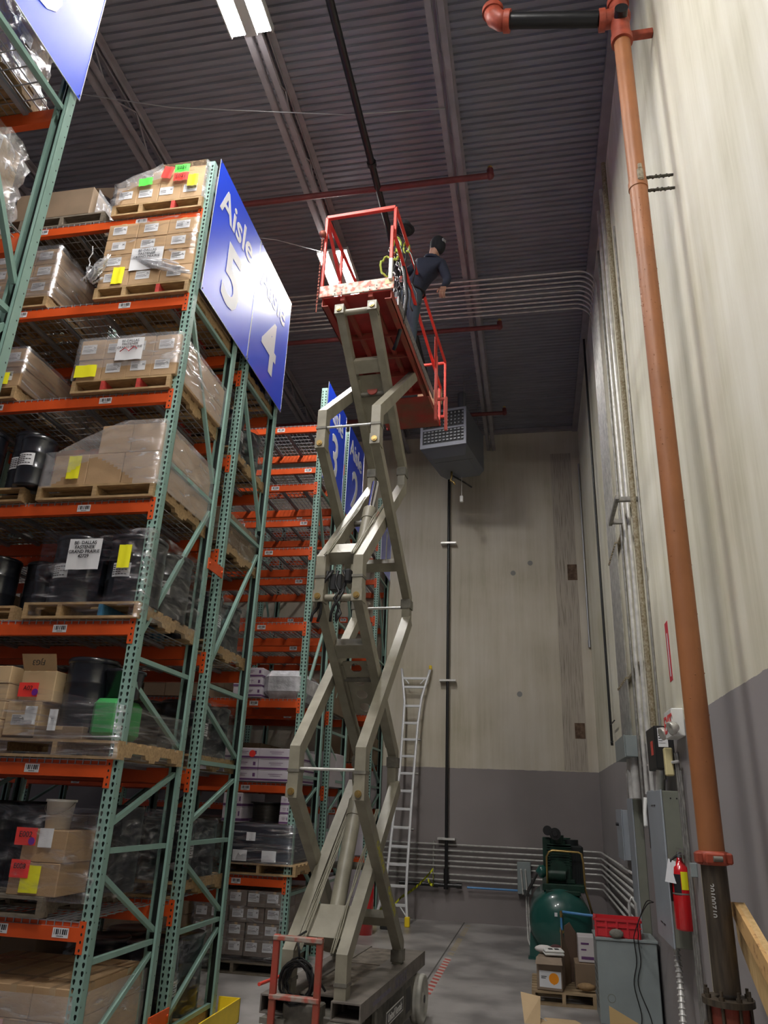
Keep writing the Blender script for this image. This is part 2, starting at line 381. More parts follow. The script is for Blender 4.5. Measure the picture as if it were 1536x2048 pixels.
def label_mesh(w,h,rows=0,seed=1,bars=True,name='label',pm=None,im=None):
    r=random.Random(seed); m=M(); m.add([(-w/2,0,0),(w/2,0,0),(w/2,0,h),(-w/2,0,h)],[(0,1,2,3)],0)
    e=-.0008
    def R(a,b,c,d): m.add([(a,e,c),(b,e,c),(b,e,d),(a,e,d)],[(0,1,2,3)],1)
    if bars:
        x=-w*.4
        while x<w*.4:
            t=r.choice((.004,.007,.011))*w/.12; R(x,min(x+t,w*.42),h*.32,h*.86); x+=t+r.choice((.004,.006,.009))*w/.12
        for k in range(6): R(-w*.2+k*w*.07,-w*.2+k*w*.07+w*.045,h*.1,h*.22)
    for k in range(rows):
        z=h*(.88-.8*k/max(1,rows)); L_=w*r.uniform(.4,.75); t=h*r.choice((.02,.035,.05))
        R(-w*.44,-w*.44+L_,z-t,z)
    if rows: 
        q=w*.13
        for a in range(4):
            for b in range(4):
                if r.random()<.6: R(w*.28+a*q/3.2,w*.28+(a+.8)*q/3.2,h*.5+b*q/3.2,h*.5+(b+.8)*q/3.2)
    return m.mesh(name,[pm or paper,im or ink])
BLAB=label_mesh(.125,.062,name='barcode_label',seed=3)
SL=[label_mesh(.15,.10,rows=6,bars=False,seed=s,name='shipping_label') for s in (5,6,7)]
YL=label_mesh(.10,.17,rows=8,bars=False,seed=9,name='yellow_label',pm=yel)
def deck_mesh(W=1.17,D=1.07,flip=False,front=True):
    m=M(); t=.0036
    nx=int(W/.062)
    for i in range(nx+1):
        x=i*W/nx; m.bx(x-t,x+t,0,D,0,2*t)
        m.bx(x-t,x+t,-.006,-.006+2*t,-.036,.006)
        m.bx(x-t,x+t,D,D+2*t,-.036,.006)
    for j in range(10):
        y=j*D/9; m.bx(0,W,y-t,y+t,-2*t,0)
    m.bx(0,W,-.007,-.002,-.038,-.033)
    for k in (.2,.5,.8):
        m.bx(W*k-.02,W*k+.02,.03,D-.03,-.03,-.005,1); m.bx(W*k-.03,W*k+.03,.03,D-.03,-.009,-.005,1)
    return m.mesh('wire_deck',[galv,chan])
DM=deck_mesh()
DEPTH=1.10
HZ=[.16,.887,1.6,2.3,3.01,4.75,6.46,7.9]
DG=[(.24,.80),(1.45,.97),(1.77,2.17),(2.84,2.40),(3.16,4.64),(6.41,4.95),(6.6,7.8)]
def brace(a,b):
    m=M(); d=Vector(b)-Vector(a); L_=d.length; q=d.to_track_quat('X','Z').to_matrix().to_4x4(); mx=Matrix.Translation(a)@q
    m.bx(0,L_,-.018,.018,-.019,.019,mx=mx); return m
def rack(label,xr,y0,levels,bays,labels_x=(-.62,-1.75),H=FH,skip_levels=()):
    t=thing('pallet_rack',label,'rack',(xr,y0,0))
    for b in range(bays+1):
        x=-b*(BL+UW)
        part('upright',UPF,None,t,loc=(x,0,0)); part('upright',UPR,None,t,loc=(x,DEPTH-UD,0))
        for z in HZ: part('brace',brace((x-UW/2,UD-.01,z),(x-UW/2,DEPTH-UD+.01,z)),green,t)
        for zf,zr in DG: part('brace',brace((x-UW/2,UD-.01,zf),(x-UW/2,DEPTH-UD+.01,zr)),green,t)
        for y in (.035,DEPTH-.035): part('foot_plate',M().bx(x-UW-.02,x+.02,y-.07,y+.07,0,.012),green,t)
    for b in range(bays):
        x=-b*(BL+UW)-UW
        for z in levels:
            bf=part('beam',BF,None,t,loc=(x,-.004,z)); part('beam_connector',CF,None,bf); cc=part('beam_connector',CF,None,bf,loc=(-BL-.041,0,0))
            for lx in labels_x: part('barcode_label',BLAB,None,bf,loc=(lx,-.003,-.098))
            br=part('beam',BR,None,t,loc=(x,DEPTH+.004,z)); part('beam_connector',CR,None,br); part('beam_connector',CR,None,br,loc=(-BL-.041,0,0))
            for lx in labels_x: part('barcode_label',BLAB,None,br,loc=(lx,.003,-.098),rot=(0,0,PI))
            for k in range(2): part('wire_deck',DM,None,t,loc=(x-BL+.015+k*1.2,.015,z+.006))
    return t
LV=[1.14,2.22,3.30,4.36,5.43,6.49,7.53]
LV2=[1.09,2.20,3.29,4.35,5.47,6.51,7.51]
rack('green and orange pallet rack nearest the camera at the left edge',XL,2.27,[1.14,2.22,3.30,4.36,5.35,6.49,7.53],2)
rack('green and orange pallet rack in front, carrying the Aisle 5 sign',XL,5.41,LV,2)
rack('green and orange pallet rack behind the Aisle 5 rack, carrying the Aisle 4 sign',XL,6.80,LV,2)
rack('green and orange pallet rack carrying the Aisle 3 sign, upper levels empty',XL,9.98,LV2,2)
rack('green and orange pallet rack carrying the Aisle 2 sign',XL,11.50,LV2,2)
rack('green and orange pallet rack against the back wall carrying the Aisle 1 sign',XL,14.60,[1.09,1.9,2.7,3.6,4.75,5.55,6.35,7.15,7.85],2)
o=part('barcode_label',BLAB,None,[q for q in col.objects if q.name.startswith('beam') and q.data==BF and q.parent and abs(q.parent.location.y-5.41)<.01 and abs(q.location.z-1.14)<.01][0],loc=(-.14,-.003,-.098))
# orange tie between back to back frames
for x,z,w in ((XL,4.12,'at mid height'),(XL,.30,'beside the yellow guard')):
    m=M().bx(.002,.012,6.47,6.83,z-.055,z+.055)
    m.cyl((.012,6.5,z),(.022,6.5,z),.014,6); m.cyl((.012,6.8,z),(.022,6.8,z),.014,6)
    solo('row_spacer',m,orange,'orange steel spacer tying two green rack frames together, '+w,'spacer',loc=(x,0,0))
# ------------------------------------------------------------ aisle signs
def sign(num,y0,y1,label):
    t=thing('aisle_sign',label,'sign',(XL+.012,y0,6.61)); W=y1-y0; H=1.68
    m=M().bx(0,.004,.004,W-.004,0,H,0); m.bx(0,.006,0,.005,0,H,1); m.bx(0,.006,W-.005,W,0,H,1); m.bx(0,.006,0,W,-.003,0.002,1)
    part('sign_panel',m,[blue,alu],t)
    part('aisle_lettering',text_me('Aisle',.47,.0008,.008,'aisle_lettering',signw),None,t,loc=(.006,W/2-.03,H-.52),rot=RX)
    part('aisle_number',text_me(num,1.02,.0008,.018,'aisle_number',signw),None,t,loc=(.006,W*.5,.27),rot=RX)
    m=M()
    for yy,zz in ((.02,.03),(W-.02,.03),(.02,H-.03),(W-.02,H-.03)): m.cyl((.004,yy,zz),(.012,yy,zz),.008,8)
    part('bolts',m,chrome,t)
sign('6',2.16,3.385,'blue aisle sign at the top left corner, washed white by glare')
sign('5',5.50,6.745,'blue Aisle 5 sign at the end of the front rack')
sign('4',6.755,7.97,'blue Aisle 4 sign with a white glare across its upper half')
sign('3',9.98,11.20,'blue Aisle 3 sign behind the scissor lift')
sign('2',11.45,12.66,'blue Aisle 2 sign behind the scissor lift arms')
sign('1',14.62,15.72,'blue Aisle 1 sign by the back wall')
# ------------------------------------------------------------ pallets and loads
def pallet_parts(t,W,D,wd,mids):
    n=7
    m=M()
    for i in range(n):
        y=i*(D-.10)/(n-1); m.bx(0,W,y,y+.095,.115,.135)
    part('deck_boards',m,wd,t)
    for i,(x,mm) in enumerate(zip((0,W/2-.02,W-.04) if len(mids)==3 else (0,W*.3,W*.66,W-.04),mids)):
        m=M()
        prof_=[(0,.02),(D,.02),(D,.115),(0,.115)]
        m.prism([(0.,.02),(.2,.02),(.22,.055),(.42,.055),(.44,.02),(D-.44,.02),(D-.42,.055),(D-.22,.055),(D-.2,.02),(D,.02),(D,.115),(0,.115)],x,x+.04,'x')
        part('stringer',m,mm,t)
    m=M()
    for y in (0,D/2-.05,D-.10): m.bx(0,W,y,y+.10,0,.02)
    part('bottom_boards',m,wd,t)
PGROUP='wooden pallets on the rack beams'
def pallet(x,y,z,label,W=1.0,D=1.1,wd=None,mids=None,rz=0):
    wd=wd or wood; mids=mids or [wd]*3
    t=thing('pallet',label,'pallet',(x,y,z),rz,PGROUP); pallet_parts(t,W,D,wd,mids); return t
CM={}
def carton_mesh(w,d,h,mm,tp=True,band=None):
    k=(round(w,3),round(d,3),round(h,3),mm.name,tp,band.name if band else '')
    if k not in CM:
        m=M().bb(0,w,0,d,0,h,.004,0)
        if tp: m.bx(w*.42,w*.58,-.0012,d+.001,h*.72,h+.001,1); m.bx(-.001,w+.001,d*.45,d*.55,h*.8,h+.001,1)
        if band: m.bx(-.001,w+.001,-.0012,d+.001,h*.08,h*.26,1); m.bx(w*.86,w*.93,-.0015,0,h*.42,h*.75,1); m.bx(w*.3,w*.7,-.0015,0,h*.66,h*.70,1); m.bx(w*.35,w*.65,-.0015,0,h*.5,h*.53,1)
        CM[k]=m.mesh('carton',[mm,band or tape])
    return CM[k]
LAYER={1:['only layer'],2:['bottom layer','top layer'],3:['bottom layer','middle layer','top layer'],4:['bottom layer','second layer','third layer','top layer'],5:['bottom layer','second layer','third layer','fourth layer','top layer']}
ORD={1:[''],2:['left','right'],3:['left','middle','right'],4:['far left','second from left','third from left','far right'],5:['far left','second from left','centre','fourth from left','far right']}
DEEP={}
def stack(x,y,z,W,D,H,nx,ny,nz,mm,desc,where,deep=False,lab=True,band=None,jit=.004,skip=(),tp=True,lw=1.0,side=False,adj=None):
    w,d,h=W/nx,D/ny,H/nz; r=random.Random(hash(where)%9999 if False else len(where)*7+nx*3+nz)
    for k in range(nz):
        for j in range(ny):
            for i in range(nx):
                if (i,j,k) in skip: continue
                if deep:
                    q=DEEP.setdefault(mm.name,M()); a,b_=x+i*w+r.uniform(-jit,jit),y+j*d+r.uniform(-jit,jit); q.bb(a,a+w-.004,b_,b_+d-.004,z+k*h,z+k*h+h-.003,.004,0)
                    continue
                if j>0 and i<nx-1 and k<nz-1 and 0<i: continue
                L_='%s carton, %s%s%s, %s'%(desc,LAYER[nz][k] if nz>1 else 'one layer',(' front' if j==0 else ' rear') if ny>1 else '',(' '+ORD[nx][i]) if nx>1 else '',where)
                if adj: L_+=adj
                o=tag(obj('carton',carton_mesh(w-.004,d-.004,h-.003,mm,tp,band),None,(x+i*w+r.uniform(-jit,jit),y+j*d+r.uniform(-jit,jit)+.002,z+k*h)),L_,'box','cartons on '+where)
                if lab and j==0:
                    s=part('shipping_label',SL[(i+k)%3],None,o,loc=(w*.42+r.uniform(-.02,.02),-.003,h*.30)); q=min(lw,(w*.62)/.15,(h*.6)/.10); s.scale=(q,1,q)
                if side and i==nx-1:
                    s=part('shipping_label',SL[k%3],None,o,loc=(w+.0005,d*.5,h*.35),rot=(0,0,PI/2)); q=min(lw,(d*.6)/.15,(h*.6)/.10); s.scale=(q,1,q)
def note(x,y,z,w,h,mm,label,txt=None,rot=0,size=.06,ts=None,lean=0):
    """paper note stuck on a load"""
    t=thing('paper_note',label,'note',(x,y,z))
    m=M(); n=5
    v=[];f=[]
    for i in range(n+1):
        for j in range(2): v.append((-w/2+w*i/n,-.004*math.sin(i*2.1+j),h*j))
    for i in range(n): f.append((2*i,2*i+2,2*i+3,2*i+1))
    m.add(v,f,0,True); part('sheet',m,mm,t)
    if txt:
        for k,l in enumerate(txt.split('\n')): part('writing',text_me(l,size,.0005,ts or 0,'writing',ink),None,t,loc=(0,-.0065,h-size*(k+1)*.98-.01),rot=RF)
    t.rotation_euler=(0,rot,0); return t
def film_sheet(x0,x1,y0,y1,z0,ztop,label,mm=None,hole=None,amp=.012,seed=0,ragged=.0,nv=12,nu=72,top=False,flare=0):
    """stretch film wound round a load; ztop number or function(u along x 0..1)"""
    mm=mm or wrapm; m=M(); rr=.05; pts=[]
    W,D=x1-x0,y1-y0
    for i in range(nu):
        s=i/nu*(2*W+2*D)
        if s<W: p=(x0+s,y0)
        elif s<W+D: p=(x1,y0+s-W)
        elif s<2*W+D: p=(x1-(s-W-D),y1)
        else: p=(x0,y1-(s-2*W-D))
        pts.append(p)
    v=[];cx,cy=(x0+x1)/2,(y0+y1)/2
    for i,(px,py) in enumerate(pts):
        u=(px-x0)/W; zt=ztop(u) if callable(ztop) else ztop
        for j in range(nv+1):
            t=j/nv; z=z0+(zt-z0)*t
            n_=noise.noise(Vector((px*7+seed,py*7,z*14)))*amp; 
            if j in (0,nv): z+=noise.noise(Vector((px*9,py*9,seed+j)))*ragged; 
            k=1+ (n_+.008+ (flare*(1-t)**3))/max(.3,math.hypot(px-cx,py-cy))
            v.append((cx+(px-cx)*k,cy+(py-cy)*k,z))
    K=nv+1; f=[]
    for i in range(nu):
        i2=(i+1)%nu
        for j in range(nv):
            px,py=pts[i]; u=(px-x0)/W; t=(j+.5)/nv
            if hole and py<=y0+1e-6 and hole(u,t): continue
            f.append((i*K+j,i2*K+j,i2*K+j+1,i*K+j+1))
    m.add(v,f,0,True)
    if top:
        n=10; vv=[];ff=[]
        for a in range(n+1):
            for b in range(n+1):
                X=x0+W*a/n; Y=y0+D*b/n; zt=ztop(a/n) if callable(ztop) else ztop
                vv.append((X,Y,zt+.006+abs(noise.noise(Vector((X*6,Y*6,seed))))*amp*2.5*(0 if a in(0,n) or b in (0,n) else 1)))
        for a in range(n):
            for b in range(n): ff.append((a*(n+1)+b,(a+1)*(n+1)+b,(a+1)*(n+1)+b+1,a*(n+1)+b+1))
        m.add(vv,ff,0,True)
    return solo('stretch_wrap',m,mm,label,'plastic wrap','stretch film round the pallet loads')
DRM={}
def drum_at(x,y,z,r,h,label,lab=True,rz=0,group='black drums on the racks',lid=True,m_=None):
    k=(r,h,lid)
    if k not in DRM:
        m=M().lathe([(0,0),(r,0),(r,.01),(r*.985,.02),(r*.985,h*.32),(r*1.01,h*.335),(r*.985,h*.35),(r*.985,h*.64),(r*1.01,h*.655),(r*.985,h*.67),(r*.985,h*.93),(r,h*.94)],28)
        d=m.mesh('drum_body',m_ or drum)
        m=M().lathe([(r*.9,h*.94-.02),(r*1.02,h*.93),(r*1.035,h*.955),(r*1.02,h*.985),(r*.97,h),(r*.94,h-.012),(0,h-.014)],28)
        m2=M(); 
        for i in range(6):
            for kx in range(6): pass
        DRM[k]=(d,m.mesh('drum_lid',m_ or drum))
    t=thing('drum',label,'drum',(x,y,z),rz,group)
    part('drum_body',DRM[k][0],None,t); part('drum_lid',DRM[k][1],None,t)
    if lab:
        m=M(); n=6; w=.16; h2=.12; v=[];f=[]
        a0=-PI/2-w/2/r
        for i in range(n+1):
            a=a0+w/r*i/n
            for j in (0,1): v.append(((r+.002)*math.cos(a),(r+.002)*math.sin(a),h*.36+.0+h2*j))
        for i in range(n): f.append((2*i,2*i+2,2*i+3,2*i+1))
        m.add(v,f,0,True)
        for row in range(5):
            for i in range(n-1-(row%2)*2):
                z0=h*.36+h2*(.15+.16*row); a=a0+w/r*(i+.2)/n; b=a0+w/r*(i+1.0)/n; q=r+.0035
                m.add([(q*math.cos(a),q*math.sin(a),z0),(q*math.cos(b),q*math.sin(b),z0),(q*math.cos(b),q*math.sin(b),z0+.008),(q*math.cos(a),q*math.sin(a),z0+.008)],[(0,1,2,3)],1)
        part('drum_label',m,[paper,ink],t)
    return t
YF=5.37   # front edge of pallets on the Aisle 5 rack
PZ=.147   # load height above beam top
def P(x,lev,label,**k): return pallet(x,k.pop('y',YF),LV[lev]+.012,label,**k)
mix1=[wood,pred,wood]; mixrr=[wood,pred,pred,wood]
# level 7 (top)
P(-4.13,6,'wooden pallet on the top beam of the Aisle 5 rack, right side',mids=[wood,wood,pred,wood])
z=LV[6]+PZ
stack(-4.12,YF,z,.98,1.05,.24,4,2,1,card,'brown labelled','top right pallet')
stack(-3.75,YF+.01,z+.24,.60,1.0,.19,2,2,1,card,'plain brown','top right pallet',lab=False,adj=' above the labelled ones')
stack(-4.05,YF+.03,z+.24,.29,1.0,.10,1,2,1,card,'flat brown','top right pallet',lab=False,adj=' beside the taller ones')
film_sheet(-4.14,-3.12,YF-.02,YF+1.08,z-.02,lambda u:z+.27+.19*max(0,min(1,(u-.05)*2.4)),'crumpled clear wrap over the load with neon notes on the top beam',mm=wraps,amp=.04,seed=2,top=True,hole=lambda u,t:(.08<u<.95 and t<.62) or (.5<u<.95))
note(-3.78,YF-.03,z+.20,.15,.10,neong,'bright green note left of the red note, top pallet',None,rot=-.08)
note(-3.57,YF-.03,z+.27,.11,.15,neonr,'blank red note leaning on the top pallet load',None,rot=.25)
note(-3.39,YF-.035,z+.32,.16,.10,neong,'bright green note reading E021 on the top pallet','E021',size=.055,ts=.001)
note(-3.39,YF-.032,z+.21,.16,.10,neonr,'red handwritten note under the green E021 note','E021',size=.06)
note(-3.25,YF-.034,z+.12,.11,.15,yel,'yellow label right of the red note on the top pallet',None)
P(-5.25,6,'wooden pallet on the top beam behind the left rack post',wd=woodg,y=YF+.05)
solo('open_carton',M().bb(0,.92,0,1.0,0,.36,.005).add([(.86,.02,.36),(.92,.02,.36),(1.02,.25,.58),(.86,.38,.56)],[(0,1,2,3),(3,2,1,0)]),cardd,'large dull grey-brown carton with a raised flap, top beam left','box',loc=(-5.36,YF+.05,z))
film_sheet(-5.37,-4.40,YF+.04,YF+1.1,z-.02,z+.35,'crumpled bubbly wrap on the large dull carton, top beam left',mm=wraps,amp=.02,seed=5,hole=lambda u,t:True)
# level 6
P(-4.13,5,'wooden pallet with one red stringer under the twelve carton load',mids=[wood,wood,pred,wood]); z=LV[5]+PZ
stack(-4.11,YF,z,.99,1.05,.78,3,2,4,card,'brown labelled','pallet below the top right one')
film_sheet(-4.13,-3.11,YF-.01,YF+1.07,z+.03,z+.80,'clear wrap torn open round the twelve carton load',mm=wrapl,amp=.008,seed=9,hole=lambda u,t:(t<.32 and u>.12) or (t>.9 and u<.3))
m=M(); r=random.Random(4)
for k in range(26):
    x=-4.2+.02*r.random(); 
    p=[(-4.16+r.uniform(-.05,.03),YF-.03-r.random()*.05,z+.02+r.random()*.12)]
    for s in range(5): p.append((p[-1][0]+r.uniform(-.02,.06),p[-1][1]+r.uniform(-.02,.015),p[-1][2]+r.uniform(-.03,.08)))
    m.tube(p,.006+.006*r.random(),5)
for k in range(10):
    a=(-3.72+.02*k,YF-.02,z+.30-.015*k); p=[a]
    for s in range(6): p.append((p[-1][0]+.075,YF-.02-r.random()*.03,p[-1][2]-.022+r.uniform(-.012,.012)))
    m.tube(p,.007+.005*r.random(),5)
solo('torn_film_strands',m,wraps,'ropes of torn clear film hanging off the twelve carton load','plastic wrap')
note(-3.62,YF-.012,z+.16,.34,.27,paper,'large white sheet half hidden by torn film, second beam','BE-DALLAS\nFASTENER\nGRAND PRAIRIE',size=.04)
note(-3.90,YF-.012,z+.02,.12,.20,yel,'yellow label at the bottom left of the twelve carton load','',rot=.02)
P(-5.66,5,'wooden pallet on the second beam, left of the twelve carton load',y=YF+.02)
stack(-5.66,YF+.02,z,1.02,1.05,.58,4,2,3,card,'brown labelled','left pallet on second beam down',side=False)
film_sheet(-5.68,-4.62,YF,YF+1.09,z-.04,z+.60,'tight shiny wrap on the left load, second beam down',mm=wrapd,amp=.006,seed=11)
# level 5
P(-4.15,4,'wooden pallet with two red stringers, third beam down',mids=mixrr); z=LV[4]+PZ
stack(-4.13,YF,z,1.02,1.05,.44,4,2,2,card,'brown labelled','right pallet on third beam down')
film_sheet(-4.15,-3.10,YF-.012,YF+1.07,z,z+.455,'clear wrap round the eight carton load, third beam down',mm=wrapm,amp=.006,seed=14,hole=lambda u,t:t<.25)
note(-3.60,YF-.03,z+.17,.27,.24,paper,'white sheet crossed out in red on the third beam load','BE-DALLAS\nFASTENER\nGRAND PRAIRIE',size=.036)
m=M().tube([(0,0,0),(.05,0,.04),(.09,0,.0),(.14,0,.05),(.17,0,.02)],.004,5)
solo('red_scribble',m,redink,'red marker scribble across the white sheet, third beam','mark',loc=(-3.69,YF-.04,z+.26))
note(-4.02,YF-.022,z+.02,.22,.13,yel,'yellow label at the bottom left of the eight carton load','')
P(-5.74,4,'wooden pallet on the third beam, far left load'); 
stack(-5.74,YF,z,1.02,1.05,.42,4,2,2,card,'brown labelled','left pallet on third beam down')
film_sheet(-5.76,-4.70,YF-.01,YF+1.07,z-.03,z+.43,'shiny wrap on the far left load, third beam down',mm=wrapd,amp=.006,seed=17,hole=lambda u,t:t<.3)
note(-4.95,YF-.022,z+.01,.24,.13,yel,'yellow label on the far left load, third beam down','')
# level 4
P(-4.26,3,'old wooden pallet carrying the torn film load, fourth beam down',W=1.12,wd=wood,mids=[wood,wood,wood]); z=LV[3]+PZ
stack(-4.15,YF+.01,z,1.02,1.05,.30,3,2,1,card,'plain large brown','fourth beam down right pallet',lab=False,tp=False)
stack(-3.74,YF+.01,z+.30,.61,1.05,.28,2,2,1,card,'plain brown','fourth beam down right pallet',lab=False,tp=False,adj=' on top')
def tp4(u): return z+.31+.28*max(0,min(1,(u-.12)*1.9))**.8
film_sheet(-4.22,-3.11,YF-.03,YF+1.08,z-.03,tp4,'big milky wrap torn open in an arch, fourth beam down',mm=wrapm,amp=.012,seed=21,nv=22,nu=110,top=True,hole=lambda u,t:.08<u<.80 and t<(.50*math.sin(min(PI,(u-.08)/.72*PI)**.9) if u<.45 else .50*(1-(u-.45)/.38)))
note(-3.93,YF-.02,z+.05,.12,.22,yel,'tall yellow label inside the torn wrap opening, fourth beam','')
for i,(x,y,h) in enumerate(((-4.62,5.62,.62),(-4.40,5.45,.48),(-4.98,5.5,.60))):
    drum_at(x,y,LV[3]+.16,.15,h,['tall slim black drum left of the torn film load','shorter slim black drum nearest the torn film load','slim black drum at the photo edge, fourth beam'][i])
P(-5.4,3,'wooden pallet under the slim black drums, fourth beam down')
# level 3
P(-4.14,2,'wooden pallet with a blue block under the wrapped drums',mids=[wood,wood,pblue,wood],W=1.04); z=LV[2]+PZ
for i,(x,y) in enumerate(((-3.84,5.62),(-3.32,5.62),(-3.84,6.14),(-3.32,6.14))):
    drum_at(x,y,z,.235,.60,'wide black drum %s in the wrapped load on the fifth beam'%['front left','front right','rear left','rear right'][i],rz=.2*(i-1))
film_sheet(-4.08,-3.08,YF,YF+1.05,z-.13,z+.63,'clear wrap with torn holes round the wide black drums',mm=wrapl,amp=.012,seed=25,top=True,nv=16,nu=96,hole=lambda u,t:(.12<u<.38 and .03<t<.13) or (.6<u<.86 and .03<t<.13) or (.56<u<.72 and .28<t<.62))
note(-3.66,YF-.025,z+.27,.30,.27,paper,'white sheet reading BE-DALLAS FASTENER GRAND PRAIRIE on wrapped drums','BE- DALLAS\nFASTENER\nGRAND PRAIRIE\n42729',size=.040,ts=.0006)
note(-3.29,YF-.02,z+.28,.11,.20,yel,'yellow label on the right wide drum, fifth beam','')
for i,(x,y) in enumerate(((-4.75,5.75),(-4.42,5.95),(-5.1,5.6))):
    drum_at(x,y,z,.17,.50,'dark drum %s behind the fifth beam at the photo edge'%['nearest the edge','closest to the wrapped load','farthest left'][i],lab=False)
P(-5.3,2,'wooden pallet under the dark drums, fifth beam down',y=YF+.1)
# level 2
P(-4.15,1,'wooden pallet under the mixed boxes and green bag, sixth beam',mids=[wood,wood,wood],W=1.08); z=LV[1]+PZ
stack(-4.10,YF+.02,z+.02,.30,.5,.26,1,1,1,cardp,'pale brown','sixth beam, left of black drum',lw=.8)
solo('open_carton',M().bb(0,.30,0,.42,0,.24,.004).add([(0,.0,.24),(.30,0,.24),(.29,-.04,.37),(-.02,-.04,.37)],[(0,1,2,3),(3,2,1,0)]),cardp,'open carton with upside-down scribble on its flap, sixth beam','box',loc=(-4.03,YF+.03,z+.28))
tt=thing('flap_writing','upside-down FJG3 scribble on the open carton flap','writing',(-3.88,YF-.012,z+.60)); part('writing',text_me('FJG3',.06,.0005,0,'writing',ink),None,tt,rot=(PI/2,PI,0))
drum_at(-3.54,YF+.24,z+.06,.20,.58,'large black drum with rims standing in the mixed load, sixth beam',lab=False)
stack(-3.82,YF+.02,z,.42,.22,.10,1,1,1,cardd,'flat brown','sixth beam, below black drum',lab=False)
solo('green_bag',M().bb(0,.24,0,.4,0,.30,.04),mat('green_plastic',(.04,.30,.08),.4,bump=.5,bs=8),'green plastic bag under the wrap at the right of the mixed load','bag',loc=(-3.38,YF+.03,z+.02))
solo('black_tub',M().lathe([(0,0),(.13,0),(.15,.2),(.165,.2),(.165,.22),(0,.215)],24),drum,'short black tub on top of the green bag','tub',loc=(-3.24,YF+.22,z+.33))
stack(-4.55,YF+.02,z+.0,.42,.6,.56,1,1,4,cardp,'pale flat','sixth beam at photo edge',lab=False)
film_sheet(-4.56,-3.09,YF-.01,YF+1.05,z-.13,lambda u:z+.50-.24*u,'streaky wrap across the mixed load on the sixth beam',mm=wrapk,amp=.02,seed=31,nv=16,hole=lambda u,t:(.36<u<.60 and .06<t<.16))
note(-3.92,YF-.02,z+.31,.17,.11,neonr,'red note with purple dot on the mixed load','A02',size=.05)
solo('round_sticker',M().cyl((0,0,0),(0,-.002,0),.027,16),purd,'purple dot sticker on the red note, sixth beam','sticker',loc=(-3.85,YF-.03,z+.345))
note(-3.86,YF-.013,z+.10,.10,.14,paper,'white label on the pale carton, sixth beam','\n')
note(-3.66,YF-.013,z+.06,.07,.16,paper,'narrow white label on the wrapped drum base, sixth beam','')
# level 1
P(-4.62,0,'grey weathered pallet on the lowest beam',wd=woodg,W=1.15,mids=[woodg]*3); z=LV[0]+PZ
stack(-3.80,YF+.03,z,.40,.40,.22,1,1,1,card,'brown taped','lowest beam under E008 note',lab=False)
stack(-3.74,YF+.04,z+.22,.36,.38,.22,1,1,1,card,'brown taped','lowest beam beside E002 note',lab=False,adj=' above')
note(-3.70,YF-.0,z+.115,.15,.12,neonr,'red note reading E008 on the lower carton','E008',size=.05)
note(-3.61,YF+.008,z+.02,.15,.18,yel,'yellow and white label behind the red E008 note','')
note(-3.70,YF+.0,z+.33,.17,.12,neonr,'red note reading E002 on the upper carton','E002',size=.055)
note(-3.55,YF+.02,z+.32,.11,.13,paper,'white shipping sheet right of the E002 note','\n')
solo('round_sticker',M().cyl((0,0,0),(0,-.002,0),.026,16),purd,'purple dot sticker on the red E002 note','sticker',loc=(-3.64,YF-.01,z+.36))
tb=thing('plastic_bucket','off-white plastic bucket on top of the E002 carton','bucket',(-3.62,YF+.25,z+.44))
part('bucket_body',M().lathe([(0,0),(.09,0),(.105,.19),(.115,.19),(.115,.21),(0,.205)],24),white,tb)
part('bucket_handle',M().tube([(.115*math.cos(a),-.115*math.sin(a)*.9,.19-.09*math.sin(a)) for a in [i*PI/10 for i in range(11)]],.003,5),steeld,tb)
for i,(x,y,w) in enumerate(((-4.35,5.75,.24),(-4.0,5.95,.2),(-3.28,6.0,.15))):
    drum_at(x,y,z,w,.62,'dark drum %s on the lowest beam'%['left','centre rear','right rear'][i],lab=False)
film_sheet(-4.62,-3.12,YF-.02,YF+1.05,z-.02,z+.60,'dusty wrap round the mixed boxes on the lowest beam',mm=wrapl,amp=.03,seed=37,top=False)
# floor
t=pallet(-4.35,5.45,0,'wooden pallet on the floor under the lowest beam',W=1.2,wd=woodg,mids=[woodg]*3)
stack(-4.35,5.42,.14,1.2,1.05,.60,4,2,3,card,'brown','floor pallet bottom left',lab=False)
film_sheet(-4.37,-3.13,5.40,6.49,.10,.70,'hazy wrap round the brown cartons on the floor, bottom left',mm=wrapm,amp=.015,seed=41)
note(-3.72,5.38,.38,.22,.16,mat('pink_paper',(.62,.40,.42),.6),'pale pink sheet on the floor load, bottom left','',size=.03)
# loads on the Aisle 4 rack (rear half), mostly dark drums under film
def drumload(x,y,z,where,r=.21,h=.52,lab=True,wd=None):
    pallet(x-.02,y-.02,z+.012,'wooden pallet under the drum load '+where,wd=wd); z=z+PZ
    for i in range(2):
        for j in range(2): drum_at(x+.23+.5*i,y+.24+.52*j,z,r,h,'black drum %s %s in the load %s'%(('left','right')[i],('front','rear')[j],where),lab=lab and j==0 and i==1,rz=PI/2 if i else 0)
    film_sheet(x,x+.97,y,y+1.06,z-.10,z+h+.02,'shiny clear wrap round the drum load '+where,mm=wrapl,amp=.02,seed=int(z*10),top=True)
Y4=6.84
for lv,nm in ((5,'on the Aisle 4 rack just under its sign'),(4,'on the Aisle 4 rack, third beam down'),(2,'on the Aisle 4 rack, fifth beam down'),(1,'on the Aisle 4 rack, sixth beam down'),(0,'on the Aisle 4 rack, lowest beam')):
    drumload(-4.12,Y4,LV[lv],nm,h=.56 if lv in(5,) else .5,r=.235)
pallet(-4.12,Y4,LV[3]+.012,'wooden pallet on the Aisle 4 rack, fourth beam down'); stack(-4.12,Y4,LV[3]+PZ,.98,1.05,.36,3,2,2,cardd,'dull brown','Aisle 4 rack fourth beam',lab=False)
